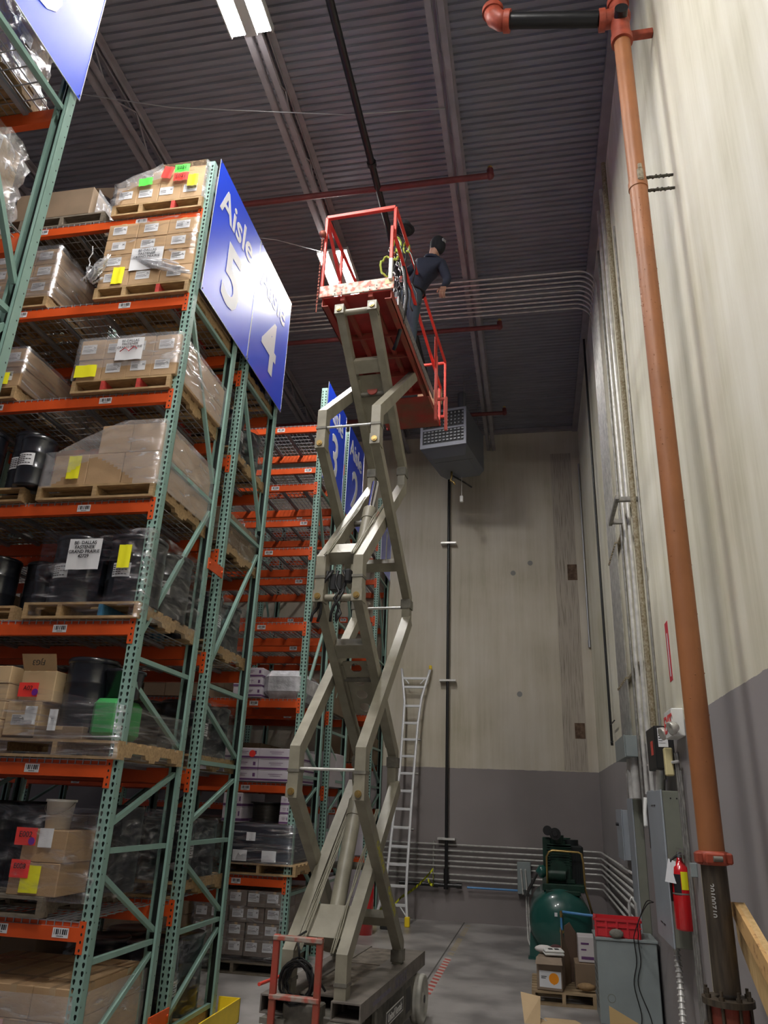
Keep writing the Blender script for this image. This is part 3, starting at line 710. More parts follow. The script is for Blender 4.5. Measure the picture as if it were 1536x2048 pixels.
film_sheet(-4.14,-3.12,Y4-.01,Y4+1.07,LV[3]+.1,LV[3]+.52,'dark shiny wrap on the dull cartons of the Aisle 4 rack',mm=wrapl,seed=51)
drumload(-4.12,Y4,.0-.012,'on the floor of the Aisle 4 rack',h=.66,r=.235)
for lv,nm in ((5,'second beam'),(4,'third beam'),(3,'fourth beam'),(2,'fifth beam'),(1,'sixth beam')):
    pallet(-5.35,Y4,LV[lv]+.012,'dim pallet deep in the Aisle 4 rack, %s'%nm,wd=woodg); stack(-5.35,Y4,LV[lv]+PZ,1.0,1.05,.5,2,2,2,cardd,'dim','deep Aisle 4 rack '+nm,deep=True,lab=False)
pallet(-4.12,Y4,LV[6]+.012,'wooden pallet on the top beam of the Aisle 4 rack'); stack(-4.12,Y4,LV[6]+PZ,.98,1.05,.3,3,2,1,cardd,'dull brown','Aisle 4 rack top beam',deep=True,lab=False)
# the nearest rack at the left edge
YN=2.30
for lv,z0,nm in ((0,5.35,'fifth beam'),(1,6.49,'sixth beam')):
    pallet(-4.37,YN,z0+.012,'wooden pallet on the nearest rack, %s'%nm); stack(-4.35,YN,z0+PZ,.98,1.05,.6,3,2,3,card,'brown','nearest rack %s'%nm,lab=False,side=True)
    film_sheet(-4.37,-3.34,YN-.01,YN+1.07,z0+.05,z0+PZ+.62,'crumpled bright wrap hanging off the nearest rack, %s'%nm,mm=wraps,amp=.09,seed=61+lv,ragged=.10,top=True)
# loads on the Aisle 3 rack
Y3=9.94
def P3(x,lev,label,**k): return pallet(x,Y3,LV2[lev]+.012,label,**k)
z=LV2[2]+PZ-.12
stack(-4.10,Y3,LV2[2]+.015,.42,1.0,.40,1,1,3,cardw,'white purple-banded','Aisle 3 rack fifth beam left',lab=True,band=purple,tp=False)
solo('wrapped_bundle',M().bb(0,.58,0,1.0,0,.38,.09),mat('grey_film_bundle',(.50,.50,.53),.22,var=.35,vs=7,bump=1,bs=12),'grey crinkled plastic bundle beside the purple cartons, fifth beam','bundle',loc=(-3.68,Y3,LV2[2]+.01))
z=LV2[1]+PZ-.12
stack(-4.12,Y3,LV2[1]+.015,.99,1.0,.42,2,2,3,cardw,'white purple-banded','Aisle 3 rack sixth beam',lab=False,band=purple,tp=False)
solo('round_sticker',M().cyl((0,0,0),(0,-.002,0),.045,16),neonr,'round red sticker on a purple-banded carton','sticker',loc=(-3.72,Y3-.004,LV2[1]+.36))
P3(-4.0,0,'wooden pallet under the navy wrapped crate, lowest Aisle 3 beam'); z=LV2[0]+PZ
solo('wrapped_crate',M().bb(0,.90,0,.95,0,.46,.03),mat('navy_crate',(.012,.018,.035),.3),'dark navy crate under film on the Aisle 3 rack','crate',loc=(-3.98,Y3,z))
film_sheet(-4.0,-3.06,Y3-.01,Y3+.98,z-.02,z+.48,'bright streaky wrap round the navy crate',mm=wrapk,amp=.012,seed=71,flare=.03)
note(-3.62,Y3-.03,z+.26,.12,.10,paper,'small upper white label on the navy crate','')
note(-3.75,Y3-.03,z+.02,.19,.13,paper,'lower left white label on the navy crate','')
note(-3.36,Y3-.03,z+.02,.19,.13,paper,'lower right white label on the navy crate','')
ts=thing('wire_spool','dark wire spool lying above the navy crate','spool',(-3.55,Y3+.3,z+.49))
m=M()
for i in range(13): m.lathe([(.185,i*.017),(.193,i*.017+.0085),(.185,i*.017+.017)],28)
part('wound_wire',m,mat('dark_wire',(.05,.045,.04),.4,.6),ts); part('flange',M().lathe([(0,-.015),(.22,-.015),(.22,0),(0,0)],28),ink,ts); part('flange',M().lathe([(0,.22),(.22,.22),(.22,.235),(0,.235)],28),ink,ts)
stack(-4.06,Y3,z+.47,.26,.9,.36,1,1,2,cardw,'white purple-banded','left of the wire spool',lab=False,band=purple,tp=False)
stack(-3.28,Y3+.02,z+.47,.12,.4,.34,1,1,3,cardw,'slim purple-banded','right of the wire spool',lab=False,band=purple,tp=False)
note(-3.93,Y3-.02,z+.54,.10,.14,yel,'yellow label left of the wire spool','')
pallet(-4.35,Y3+.05,0,'low dark pallet on the floor of the Aisle 3 rack',W=1.22,wd=woodg,mids=[woodg]*3)
stack(-4.32,Y3+.05,.20,1.18,1.0,.72,5,2,4,mat('film_dulled_carton',(.20,.165,.14),.7,var=.2,vs=4),'dull brown labelled','floor under Aisle 3 rack',lw=1.3,jit=.012)
film_sheet(-4.34,-3.12,Y3+.03,Y3+1.07,.14,.93,'thin wrap round the dull carton stack on the floor',mm=wrapl,seed=77)
note(-4.36,Y3-.03,.98,.14,.19,yel,'yellow label left of the dull carton stack','')
for i,(x) in enumerate((-5.45,)):
    for lv in (0,1,2):
        stack(x,Y3,LV2[lv]+.015,1.0,1.0,.55,3,2,3,(cardd,cardw,cardd)[lv],'dim','far left Aisle 3 rack %s beam'%('lowest','sixth','fifth')[lv],deep=True,lab=lv==0,band=purple if lv==1 else None,tp=lv!=1)
for lv in (0,1,2):
    stack(-6.7,Y3,LV2[lv]+.015,1.1,1.0,.6,3,2,3,cardd,'dark','distant Aisle 3 rack %s beam'%('lowest','sixth','fifth')[lv],deep=True,lab=False)
for lv,nm in ((0,'lowest'),(1,'sixth'),(2,'fifth')):
    stack(-5.4,11.55,LV2[lv]+.015,1.2,1.0,.6,4,2,3,cardd,'dusky','deep Aisle 2 rack %s beam'%nm,deep=True,lab=False); stack(-6.8,11.55,LV2[lv]+.015,1.2,1.0,.6,4,2,3,cardd,'dusky','far Aisle 2 rack %s beam'%nm,deep=True,lab=False)
    stack(-6.7,Y4,LV[lv]+PZ,1.1,1.0,.55,2,2,2,cardd,'dark','far Aisle 4 rack %s beam'%nm,deep=True,lab=False)
stack(-5.5,Y4,.14,1.1,1.0,.7,3,2,3,cardd,'dark','Aisle 4 rack floor deep',deep=True,lab=False)
stack(-5.5,Y3,.14,1.1,1.0,.7,3,2,3,cardd,'dark','Aisle 3 rack floor deep',deep=True,lab=False)
# Aisle 2 rack: printed white cartons and floor goods
for lv,nm in ((1,'sixth beam'),(0,'lowest beam')):
    stack(-4.1,11.55,LV2[lv]+.015,1.0,1.0,.5,3,2,2,cardw,'white printed','Aisle 2 rack %s'%nm,deep=True,lab=True,side=True,tp=False)
stack(-4.1,11.55,LV2[2]+.015,1.0,1.0,.5,3,2,2,cardd,'dull','Aisle 2 rack fifth beam',deep=True,lab=False)
pallet(-4.1,11.55,0,'pallet on the floor of the Aisle 2 rack')
stack(-4.1,11.55,.14,1.0,1.0,.8,2,2,3,cardw,'white printed','Aisle 2 rack floor pallet',deep=True,lab=True,side=True,tp=False,band=redink)
for z0,z1,nm in ((.14,.95,'floor'),(1.105,1.80,'lowest beam'),(1.915,2.6,'second beam')):
    stack(-4.2,14.62,z0,1.05,1.0,z1-z0,3,2,3 if z0<1 else 2,cardw,'white printed','back wall rack %s'%nm,deep=True)
stack(-4.2,14.62,2.72,1.05,1.0,.5,3,2,1,cardd,'brown','back wall rack third beam',deep=True,lab=False)
for k_,q_ in DEEP.items():
    o=solo('distant_cartons',q_,MATS[k_],{'dull_cardboard':'dim brown cartons massed deep inside the racks','white_printed_carton':'pale printed cartons massed in the two rear racks'}.get(k_,'cartons massed deep in the racks'),'boxes'); o['kind']='stuff'
# red fire cabinet like post by rack end
solo('red_drum',M().lathe([(0,0),(.14,0),(.14,.75),(.12,.8),(0,.8)],20),extred,'red cylinder standing by the back rack end, behind the scissor arms','drum',loc=(-2.86,13.6,0))
# yellow rack guard
m=M(); m.bx(-.08,.14,0,.012,0,.20); m.bx(.128,.14,-1.9,.012,0,.20); m.bx(-.05,.14,-1.9,-1.888,0,.20); m.bx(.0,.14,-1.9,.0,0,.008)
solo('rack_guard',m,yelp,'yellow steel corner guard at the foot of the green frames','guard',loc=(-3.02,8.02,0))
# ------------------------------------------------------------ scissor lift
YAW=math.radians(-3.5)
LO=(-1.77,6.5,0)
T=thing('scissor_lift','tall grey scissor lift with red platform raised toward the roof','scissor lift',LO,YAW)
def lp(name,m,mats,label=None,par=None,**k): return part(name,m,mats,par or T,label,**k)
# chassis
m=M(); m.bb(-.30,.30,.05,2.4,.16,.46,.01); m.bx(-.40,.40,.55,1.95,.14,.44)
lp('chassis',m,liftk)
m=M(); m.bx(-.20,.20,.25,2.42,.55,.565); m.bx(-.20,-.17,.25,2.42,.46,.565); m.bx(.17,.20,.25,2.42,.46,.565)
m.bx(-.28,.28,1.55,2.40,.562,.572)
lp('deck_plate',m,liftd)
def rail_tube(x0,x1,y0,y1,z0,z1,t=.012):
    m=M(); m.bx(x0,x1,y0,y1,z0,z0+t); m.bx(x0,x1,y0,y1,z1-t,z1); m.bx(x0,x0+t,y0,y1,z0+t,z1-t); m.bx(x1-t,x1,y0,y1,z0+t,z1-t); m.bx(x0+t,x1-t,y0+.35,y0+.36,z0+t,z1-t); return m
railm=mat('scuffed_rail',(.22,.195,.17),.6,c2=(.12,.105,.095),vs=6,bump=.2,bs=30)
lp('side_rail',rail_tube(.17,.41,0,2.45,.45,.58),railm,'grimy grey right side rail with faded lettering')
lp('side_rail',rail_tube(-.41,-.17,0,2.45,.45,.58),railm)
lp('rail_lettering',text_me('SKYJACK',.12,.0008,.002,'rail_lettering',mat('faded_purple_print',(.12,.10,.18),.6,c2=(.2,.19,.2),vs=30)),None,None,loc=(.4115,1.35,.475),rot=RX)
lp('rail_stripe',M().bx(.41,.4115,.35,.95,.49,.525),MATS['faded_purple_print'])
m=M().bb(.36,.40,.50,2.0,.12,.44,.008); m.bx(.40,.4015,1.62,1.82,.18,.38,1)
lp('side_tray',m,[liftk,ink])
m=M().bx(.4015,.4025,.85,1.5,.24,.35,0); m.bx(.4025,.403,.86,1.49,.25,.34,1)
lp('rental_label',m,[white,mat('label_dark',(.06,.06,.055),.5)])
lp('rental_lettering',text_me('United Rentals',.088,.0005,.0015,'rental_lettering',white),None,loc=(.4035,1.175,.265),rot=RX)
for x,w in ((-.36,.14),(.36,.14)):
    m=M(); s=1 if x>0 else -1
    m.bx(min(x,x-s*.2),max(x,x-s*.2),-.10,.04,.425,.445); m.bx(min(x,x-s*.2),max(x,x-s*.2),-.11,-.10,.41,.45); m.bx(x-s*.16,x-s*.04,-.112,-.111,.42,.44)
    lp('tie_down_step',m,liftk)
def wheel(x,y,r=.205,w=.11):
    s=1 if x>0 else -1
    m=M().lathe([(0,-w/2),(.06,-w/2),(.07,-w/2+.01),(r*.80,-w/2+.015),(r*.84,-w/2),(r*.96,-w/2),(r,-w/2+.02),(r,-.012),(r*.98,-.006),(r*.98,.006),(r,.012),(r,w/2-.02),(r*.96,w/2),(r*.84,w/2),(r*.80,w/2-.015),(.07,w/2-.01),(.06,w/2),(0,w/2)],40)
    o=lp('wheel',m,tire,loc=(x,y,r),rot=(0,PI/2,0))
    lp('hub',M().cyl((0,0,-w/2-.006),(0,0,w/2+.006),.035,8),ink,par=o)
wheel(.365,.12); wheel(-.365,.12); wheel(.42,2.12,.215); wheel(-.42,2.12,.215)
# entry ladder, red
m=M()
for x in (-.255,.10): m.bb(x-.025,x+.025,-.16,-.12,.12,1.02,.005)
for z in (.98,.585): m.bb(-.28,.125,-.17,-.11,z,z+.035,.006,1)
lp('entry_ladder',m,[redr,mat('scuffed_red_edge',(.42,.10,.07),.6,c2=(.34,.28,.24),vs=14,thr=(.42,.58))],'rusty red access ladder at the front of the base')
m=M(); m.bb(-.20,.10,-.05,.1,.30,.55,.01); m.cyl((-.18,-.07,.33),(-.18,-.05,.33),.05,16); m.cyl((.02,-.07,.31),(.02,-.05,.31),.06,16); m.cyl((.02,-.085,.31),(.02,-.05,.31),.03,12)
lp('control_box',m,liftk)
m=M(); r=random.Random(3)
for k in range(9):
    cx,cz,ra=-.09+r.uniform(-.02,.02),.70+r.uniform(-.02,.02),.11+r.uniform(-.02,.03)
    m.tube([(cx+ra*math.cos(a),.0+r.uniform(-.03,.03)-.01*k,cz+1.15*ra*math.sin(a)) for a in [i*PI/9 for i in range(18)]],.008,6,closed=True)
m.tube([(-.1,-.02,.83),(-.12,0,.92),(-.16,.03,.98),(-.1,.1,1.02)],.009,6); m.tube([(.0,0,.75),(.08,-.02,.70),(.12,0,.64)],.01,6)
lp('coiled_cable',m,black,'coil of black cable hung at the front of the base')
lp('tow_bar',M().cyl((-.43,.0,.64),(-.40,.7,.62),.014,8),redb)
# scissor stack
P_=[.55,2.07,3.79,5.40,7.03]; CA=[.86,2.42,4.16,5.76]; FY=.1; RY=1.66
RP=[.60,2.18,3.93,5.55,7.12]; RC=[.74,2.50,4.20,5.85]
def sweep(path,x0,x1,th):
    m=M(); n=len(path); L_=[]
    for i,(y,z) in enumerate(path):
        d=[]
        if i>0: d.append(Vector((path[i][0]-path[i-1][0],path[i][1]-path[i-1][1])).normalized())
        if i<n-1: d.append(Vector((path[i+1][0]-path[i][0],path[i+1][1]-path[i][1])).normalized())
        t=sum(d,Vector((0,0))).normalized(); nr=Vector((-t.y,t.x)); k=th/2/max(.3,abs(nr.dot(Vector((-d[0].y,d[0].x)))))
        L_.append(((y+nr.x*k,z+nr.y*k),(y-nr.x*k,z-nr.y*k)))
    c=.006
    v=[]
    for a,b in L_: v+=[(x0,*a),(x1,*a),(x1,*b),(x0,*b)]
    f=[(3,2,1,0),(4*n-4,4*n-3,4*n-2,4*n-1)]
    for i in range(n-1):
        for k in range(4): f.append((4*i+k,4*i+(k+1)%4,4*i+4+(k+1)%4,4*i+4+k))
    m.add(v,f); return m
FX=[.225,.30,.185,.29]       # half spacing of arms that leave the front end caps
AW=.095
for k in range(4):
    for s in (-1,1):
        x=s*FX[k]
        zb=P_[k]-(.03 if k else 0)
        m=sweep([(FY,zb+.02),(FY,CA[k]),(RY,RP[k+1])],x-AW/2,x+AW/2,.125)
        m.bx(x-AW/2-.006,x+AW/2+.006,FY-.07,FY+.07,CA[k]-.19,CA[k]-.165,1)
        lp('scissor_arm',m,[lift,liftk])
        xr=s*[.30,.19,.29,.187][k]
        zt=P_[k+1]
        m=sweep([(RY,RP[k]-.05),(RY,RC[k]),(FY+.0,zt)],xr-AW/2+.004,xr+AW/2-.004,.12)
        m.bx(xr-AW/2-.004,xr+AW/2+.004,FY-.075,FY+.06,zt-.05,zt+.065)
        m.cyl((xr,FY-.075,zt),(xr,FY-.09,zt),.03,14,mi=2); m.cyl((xr,FY-.09,zt),(xr,FY-.097,zt),.018,8,mi=2)
        m.bx(xr-AW/2-.008,xr+AW/2+.008,RY-.07,RY+.07,RC[k]-.14,RC[k]-.04,1)
        lp('scissor_arm',m,[lift,liftk,brass])
    # centre pins
    ym=(FY+RY)/2; zm=(CA[k]+RP[k+1]+RC[k]+P_[k+1])/4
    lp('centre_pin',M().cyl((-.32,ym,zm),(.32,ym,zm),.032,14),liftk)
# cross members
lp('cross_tube',M().cyl((-.19,FY,3.79),(.19,FY,3.79),.035,14),lift); lp('cross_tube',M().cyl((-.19,FY,7.03),(.19,FY,7.03),.035,14),lift)
lp('tie_rod',M().cyl((-.30,FY-.02,2.26),(.30,FY-.02,2.26),.013,8),steel); lp('tie_rod',M().cyl((-.29,FY-.02,5.60),(.29,FY-.02,5.60),.013,8),steel)
lp('tie_rod',M().cyl((-.30,RY,4.08),(.30,RY,4.08),.015,8),steel)
def on_front(k,t,dz=0):   # point on the arm leaving front cap k
    return (FY+(RY-FY)*t, CA[k]+(RP[k+1]-CA[k])*t+dz)
def on_rear(k,t): return (RY+(FY-RY)*t, RC[k]+(P_[k+1]-RC[k])*t)
def plate(pa,pb,x0,x1,th,holes=0,nm='cross_plate',mm=None):
    return lp(nm,sweep([pa,pb],x0,x1,th),mm or lift)
plate(on_front(0,.06),on_front(0,.22),-.18,.18,.10)
plate(on_front(2,.02),on_front(2,.12),-.14,.14,.13)
plate(on_rear(3,.64),on_rear(3,.72),-.15,.15,.10); plate(on_rear(1,.66),on_rear(1,.74),-.15,.15,.10)
plate(on_rear(0,.16),on_rear(0,.22),-.26,.26,.08); plate(on_rear(2,.2),on_rear(2,.26),-.25,.25,.08)
plate(on_rear(0,.86),on_rear(0,.92),-.26,.26,.06) if False else None
# web plate with round lightening holes between inner arms of second stage, and blank plate in the fourth
def holed(pa,pb,x0,x1,n,r):
    a=Vector((0,*pa)); b=Vector((0,*pb)); L_=(b-a).length; u=(b-a).normalized(); nr=Vector((0,-u.z,u.y)); m=M(); xc=(x0+x1)/2; N=20
    for i in range(n):
        s0=L_*i/n; s1=L_*(i+1)/n; c=(s0+s1)/2; h=(s1-s0)/2; w=(x1-x0)/2; v=[]
        for side in (0,.006):
            for k in range(N):
                t=2*PI*k/N; cc,ss=math.cos(t),math.sin(t); q=min(w/max(1e-6,abs(cc)),h/max(1e-6,abs(ss)))
                for rr in (r,q): p=a+u*(c+ss*rr)+Vector((xc+cc*rr,0,0))+nr*side; v.append(p)
        f=[]
        for k in range(N):
            l=(k+1)%N
            f.append((2*k,2*k+1,2*l+1,2*l)); o=2*N; f.append((o+2*k,o+2*l,o+2*l+1,o+2*k+1)); f.append((2*k,2*l,o+2*l,o+2*k))
        m.add(v,f)
    return m
lp('web_plate',holed(on_rear(1,.62),on_rear(1,.28),-.145,.145,4,.058),lift)
m=sweep([on_rear(3,.62),on_rear(3,.30)],-.142,.142,.01); pa=on_rear(3,.52)
o=lp('web_plate',m,lift)
lp('round_sticker',M().cyl((0.0,pa[0]-.02,pa[1]),(0.0,pa[0]-.001,pa[1]+.0),.06,20),redr,par=o)
for s in (-1,1):
    for k in (1,3): plate(on_rear(k,.60),on_rear(k,.05),s*.135-.012,s*.135+.012,.03)
# hydraulic cylinders
def hyd(a,b,r,c,rr):
    h=lp('hydraulic_cylinder',M().cyl(a,b,r,24).cyl(b,Vector(b)+(Vector(a)-Vector(b)).normalized()*.16,r*1.12,24),lift)
    lp('piston_rod',M().cyl(b,c,rr,20),chrome,par=h)
hyd((0,.42,.85),(0,1.02,2.02),.068,(0,1.2,2.5),.042)
hyd((0,.52,4.02),(0,.98,5.02),.068,(0,1.15,5.42),.042)
# hoses along arms
for x,k,n in ((-.15,0,5),(.16,0,3),(-.15,2,4),(.14,2,3)):
    m=M(); r=random.Random(k+int(x*100))
    for i in range(n):
        p=[]
        for j in range(13):
            t=-.02+j/12*.80; y,z=on_front(k,t); p.append((x+i*.011*(1 if x<0 else -1)+.004*math.sin(j*1.3+i),y-.055+.01*math.sin(j+i*2),z+.06))
        m.tube(p,.006,5)
    lp('hose_bundle',m,mat('painted_hose',(.24,.225,.17),.6))
m=M(); r=random.Random(8)
for i in range(5):
    p=[(-.12+.05*i,FY-.02,4.05)]
    for j in range(7): p.append((p[-1][0]+r.uniform(-.05,.05),FY-.03+r.uniform(-.03,.03),4.05-.07*(j+1)))
    m.tube(p,.014,6)
m.bb(-.10,.02,FY-.02,FY+.08,3.86,4.02,.01); m.bb(.05,.12,FY-.06,FY+.02,3.92,4.06,.02)
lp('control_cables',m,black)
lp('safety_lettering',text_me('DANGER DO NOT ENTER',.05,.0006,.0005,'safety_lettering',caut),None,loc=(.349,.98,1.18),rot=(PI/2-math.atan2(1.4,1.55)+PI/2-PI/2,0,PI/2)) if False else None
# caution lettering running down the right rear base arm
dv=Vector((0,RY-FY,RC[0]-P_[1])).normalized()
for k,word in enumerate(('CAUTION','CAUTION')):
    o=lp('caution_lettering',text_me(word,.085,.0006,.002,'caution_lettering',mat('worn_yellow_print',(.50,.46,.05),.6)),None)
    s=.38+k*.30; yy,zz=FY+(RY-FY)*s,P_[1]+(RC[0]-P_[1])*s
    zx=Vector((1,0,0)); yx=zx.cross(dv)
    mm_=Matrix.Identity(4)
    for i_ in range(3): mm_[i_][0]=dv[i_]; mm_[i_][1]=yx[i_]; mm_[i_][2]=zx[i_]
    mm_.translation=Vector((.30+AW/2-.003,yy,zz))-yx*.03
    o.matrix_local=mm_
# platform
PZ0=7.10
pt=lp('platform_deck',M().bx(-.40,.40,.04,2.15,PZ0+.10,PZ0+.115),red)
m=M()
for s in (-1,1):
    x=s*.40; m.bx(min(x,x-s*.01),max(x,x-s*.01),.04,2.15,PZ0,PZ0+.115); m.bx(min(x,x-s*.075),max(x,x-s*.075),.04,2.15,PZ0-.0,PZ0+.01)
    x=s*.16; m.bx(x-.025,x+.025,.04,2.15,PZ0+.055,PZ0+.10)
for y in (.75,1.2,1.62,2.1): m.bx(-.39,.39,y,y+.02,PZ0+.02,PZ0+.10)
lp('platform_frame',m,redr,'rust-streaked red underside frame')
m=M().bb(-.43,.43,.0,.02,PZ0+.10,PZ0+.25,.004)
for x in (-.24,-.16,.16,.24):
    for z in (.12,.16): m.cyl((x,-.004,PZ0+z),(x,.0,PZ0+z),.008,8,mi=1)
tb=lp('toe_board',m,[decal,ink],'scuffed cream and red front toe board with decals')
lp('warning_sticker',M().bx(.33,.40,-.003,0,PZ0+.16,PZ0+.225),mat('tan_sticker',(.75,.52,.25),.5),par=tb)
# extension deck
m=M(); m.bx(-.37,.37,2.16,3.02,PZ0+.0,PZ0+.012); m.bx(-.38,-.37,1.3,3.02,PZ0,PZ0+.10); m.bx(.37,.38,1.3,3.02,PZ0,PZ0+.10); m.bx(-.38,.38,3.01,3.02,PZ0,PZ0+.10)
lp('extension_deck',m,redr)
m=M().bx(.40,.412,.3,2.4,PZ0+.10,PZ0+.22)
lp('side_toe_board',m,mat('tread_plate',(.28,.27,.27),.5,.4,var=.5,vs=40))
lp('plywood_board',M().bx(.05,.42,3.0,3.015,PZ0+.35,PZ0+.60),mat('weathered_plywood',(.34,.21,.12),.8,var=.2,vs=6))
R_=.022
def bar(a,b,w=.035,name='guard_rail',mm=None,label=None):
    a=Vector(a);b=Vector(b);d=b-a; q=d.to_track_quat('X','Z').to_matrix().to_4x4(); mx=Matrix.Translation(a)@q; m=M(); m.bb(0,d.length,-w/2,w/2,-w/2,w/2,.004,mx=mx); return lp(name,m,mm or redb,label)
ZT=PZ0+1.24; ZM=PZ0+.90
bar((-.41,.03,ZT),(.41,.03,ZT),.045)
bar((-.41,.03,ZT),(-.41,2.6,ZT)); bar((.41,.03,ZT),(.41,3.3,ZT)); bar((-.41,.03,PZ0+.12),(-.41,.03,ZT)); bar((.41,.03,ZM-.1),(.41,.03,ZT))
bar((.395,-.02,PZ0+.48),(.395,-.02,ZM+.03),.036); bar((.395,-.02,PZ0+.2),(.395,-.02,PZ0+.48),.040,'post_sleeve',white,'bare white lower rail post')
bar((.395,0,ZM),(.395,3.0,PZ0+.62)); bar((-.41,.6,PZ0+.12),(-.41,.6,ZT)); bar((-.41,.03,ZT-.03),(-.41,1.4,PZ0+.2)) 
bar((.41,3.3,ZT),(-.38,3.3,ZT)); bar((.41,3.28,PZ0+.3),(-.38,3.28,PZ0+.3),.04); bar((.38,3.0,PZ0+.0),(.38,3.0,PZ0+.62)); bar((.41,3.28,PZ0+.3),(.41,3.28,ZT))
bar((-.38,3.0,PZ0),(-.38,3.0,ZT))
m=M().bb(.40,.44,2.2,2.32,PZ0-.25,PZ0+.05,.004) if False else M().bx(.44,.452,2.25,2.42,PZ0+.55,PZ0+1.0)
lp('gate_panel',m,redb)
m=M(); m.bb(.43,.47,2.35,2.39,PZ0-.25,PZ0+.75,.004); m.bx(.47,.60,2.36,2.39,PZ0+.05,PZ0+.085); m.bb(.57,.61,2.35,2.39,PZ0-.42,PZ0+.085,.004)
lp('folded_gate_rail',m,mat('pink_red_paint',(.75,.13,.10),.45))
m=M(); 
for i in range(22): m.tube([(-.43+.006*math.cos(a),-.03+.006*math.sin(a)*(i%2),PZ0+.92-.045*i+.02*math.sin(a)) for a in [k*PI/3 for k in range(6)]],.0045,5,closed=True)
m.cyl((-.43,-.03,PZ0-.02),(-.43,-.03,PZ0-.12),.007,6); m.ball((-.43,-.03,PZ0+.96),.045,n=8)
lp('entry_chain',m,mat('rusty_chain',(.30,.09,.06),.6,.4))
# caution lettering on rear base arm is worn yellow paint
# ------------------------------------------------------------ worker
def skin_body(name,verts,edges,rad,mm,parent,sub=2):
    me=bpy.data.meshes.new(name); me.from_pydata(verts,edges,[]); o=bpy.data.objects.new(name,me); col.objects.link(o)
    s=o.modifiers.new('s','SKIN'); d=me.skin_vertices[0].data
    for i,r in enumerate(rad): d[i].radius=(r,r) if not isinstance(r,tuple) else r
    d[0].use_root=True
    u=o.modifiers.new('u','SUBSURF'); u.levels=sub; u.render_levels=sub
    bpy.context.view_layer.update()
    m2=bpy.data.meshes.new_from_object(o.evaluated_get(bpy.context.evaluated_depsgraph_get())); m2.name=name
    bpy.data.objects.remove(o); m2.materials.clear(); m2.materials.append(mm)
    for p in m2.polygons: p.use_smooth=True
    return part(name,m2,None,parent)
W=thing('worker','worker in dark navy top, jeans and black cap leaning over the lift rail','person',(-1.43,7.80,7.235))
# body: one continuous surface with skin showing at hands and neck only
J=dict(pel=(.02,0,.86),wa=(.11,.02,1.02),ch=(.21,.03,1.23),up=(.28,.03,1.37),nk=(.315,.02,1.46),
 hl=(-.065,.02,.84),kl=(-.09,-.02,.45),al=(-.10,.03,.09),fl=(-.09,-.12,.04),
 hr=(.10,-.01,.84),kr=(.085,-.06,.45),ar=(.07,.0,.09),fr=(.08,-.15,.04),
 sl=(.12,.06,1.39),el=(-.04,-.02,1.22),wl=(-.10,-.20,1.34),
 sr=(.44,.0,1.32),er=(.52,.02,1.09),wr=(.48,-.12,.87),
 hd1=(.34,.01,1.53),hd2=(.375,.01,1.65))
N_=list(J); E_=[('pel','wa'),('wa','ch'),('ch','up'),('up','nk'),('pel','hl'),('hl','kl'),('kl','al'),('al','fl'),('pel','hr'),('hr','kr'),('kr','ar'),('ar','fr'),('up','sl'),('sl','el'),('el','wl'),('up','sr'),('sr','er'),('er','wr'),('nk','hd1'),('hd1','hd2')]
RD=dict(pel=(.165,.13),wa=(.165,.13),ch=(.205,.15),up=(.16,.12),nk=.058,hl=.11,kl=.08,al=.055,fl=.045,hr=.11,kr=.08,ar=.055,fr=.04,sl=.085,el=.06,wl=.04,sr=.085,er=.06,wr=.033,hd1=.075,hd2=.088)
body=skin_body('body',[J[n] for n in N_],[(N_.index(a),N_.index(b)) for a,b in E_],[RD[n] for n in N_],navy,W)
me=body.data; me.materials.append(jean); me.materials.append(skin); me.materials.append(ink)
for p in me.polygons:
    c=p.center
    if c.z<.10: p.material_index=3
    elif c.z<.93: p.material_index=1 if (abs(c.x)<.24 and c.y>-.16) or c.z<.8 else 0
    if c.z>1.475 and c.x>.24: p.material_index=2
    if c.x<-.08 and c.z>1.3 and c.y<-.17: p.material_index=2
def hand(o,d,n_,name='hand'):
    """palm plus five separate bent fingers"""
    d=Vector(d).normalized(); n_=Vector(n_).normalized(); w=d.cross(n_); o=Vector(o); m=M()
    mx=Matrix((( *w,0),(*d,0),(*n_,0),(0,0,0,1))).transposed(); mx.translation=o
    m.bb(-.04,.04,-.01,.09,-.014,.014,.010,mx=mx)
    for i,L_ in enumerate((.062,.075,.080,.070)):
        x=-.031+.0205*(3-i); a=Vector((x,.085,0)); b=a+Vector((0,L_*.5,-.012)); c=b+Vector((0,L_*.25,-.03)); e=c+Vector((0,-.004,-.024))
        m.tube([mx@a,mx@b,mx@c,mx@e],.0088,8)
    a=Vector((.036,.02,0)); m.tube([mx@a,mx@(a+Vector((.028,.03,-.012))),mx@(a+Vector((.032,.06,-.022)))],.0105,8)
    return part(name,m,skin,W)
hand((-.10,-.20,1.34),(-.25,-.8,.45),(-.3,.3,1)); hand((.48,-.12,.87),(-.1,-.35,-.9),(0,-1,.3))
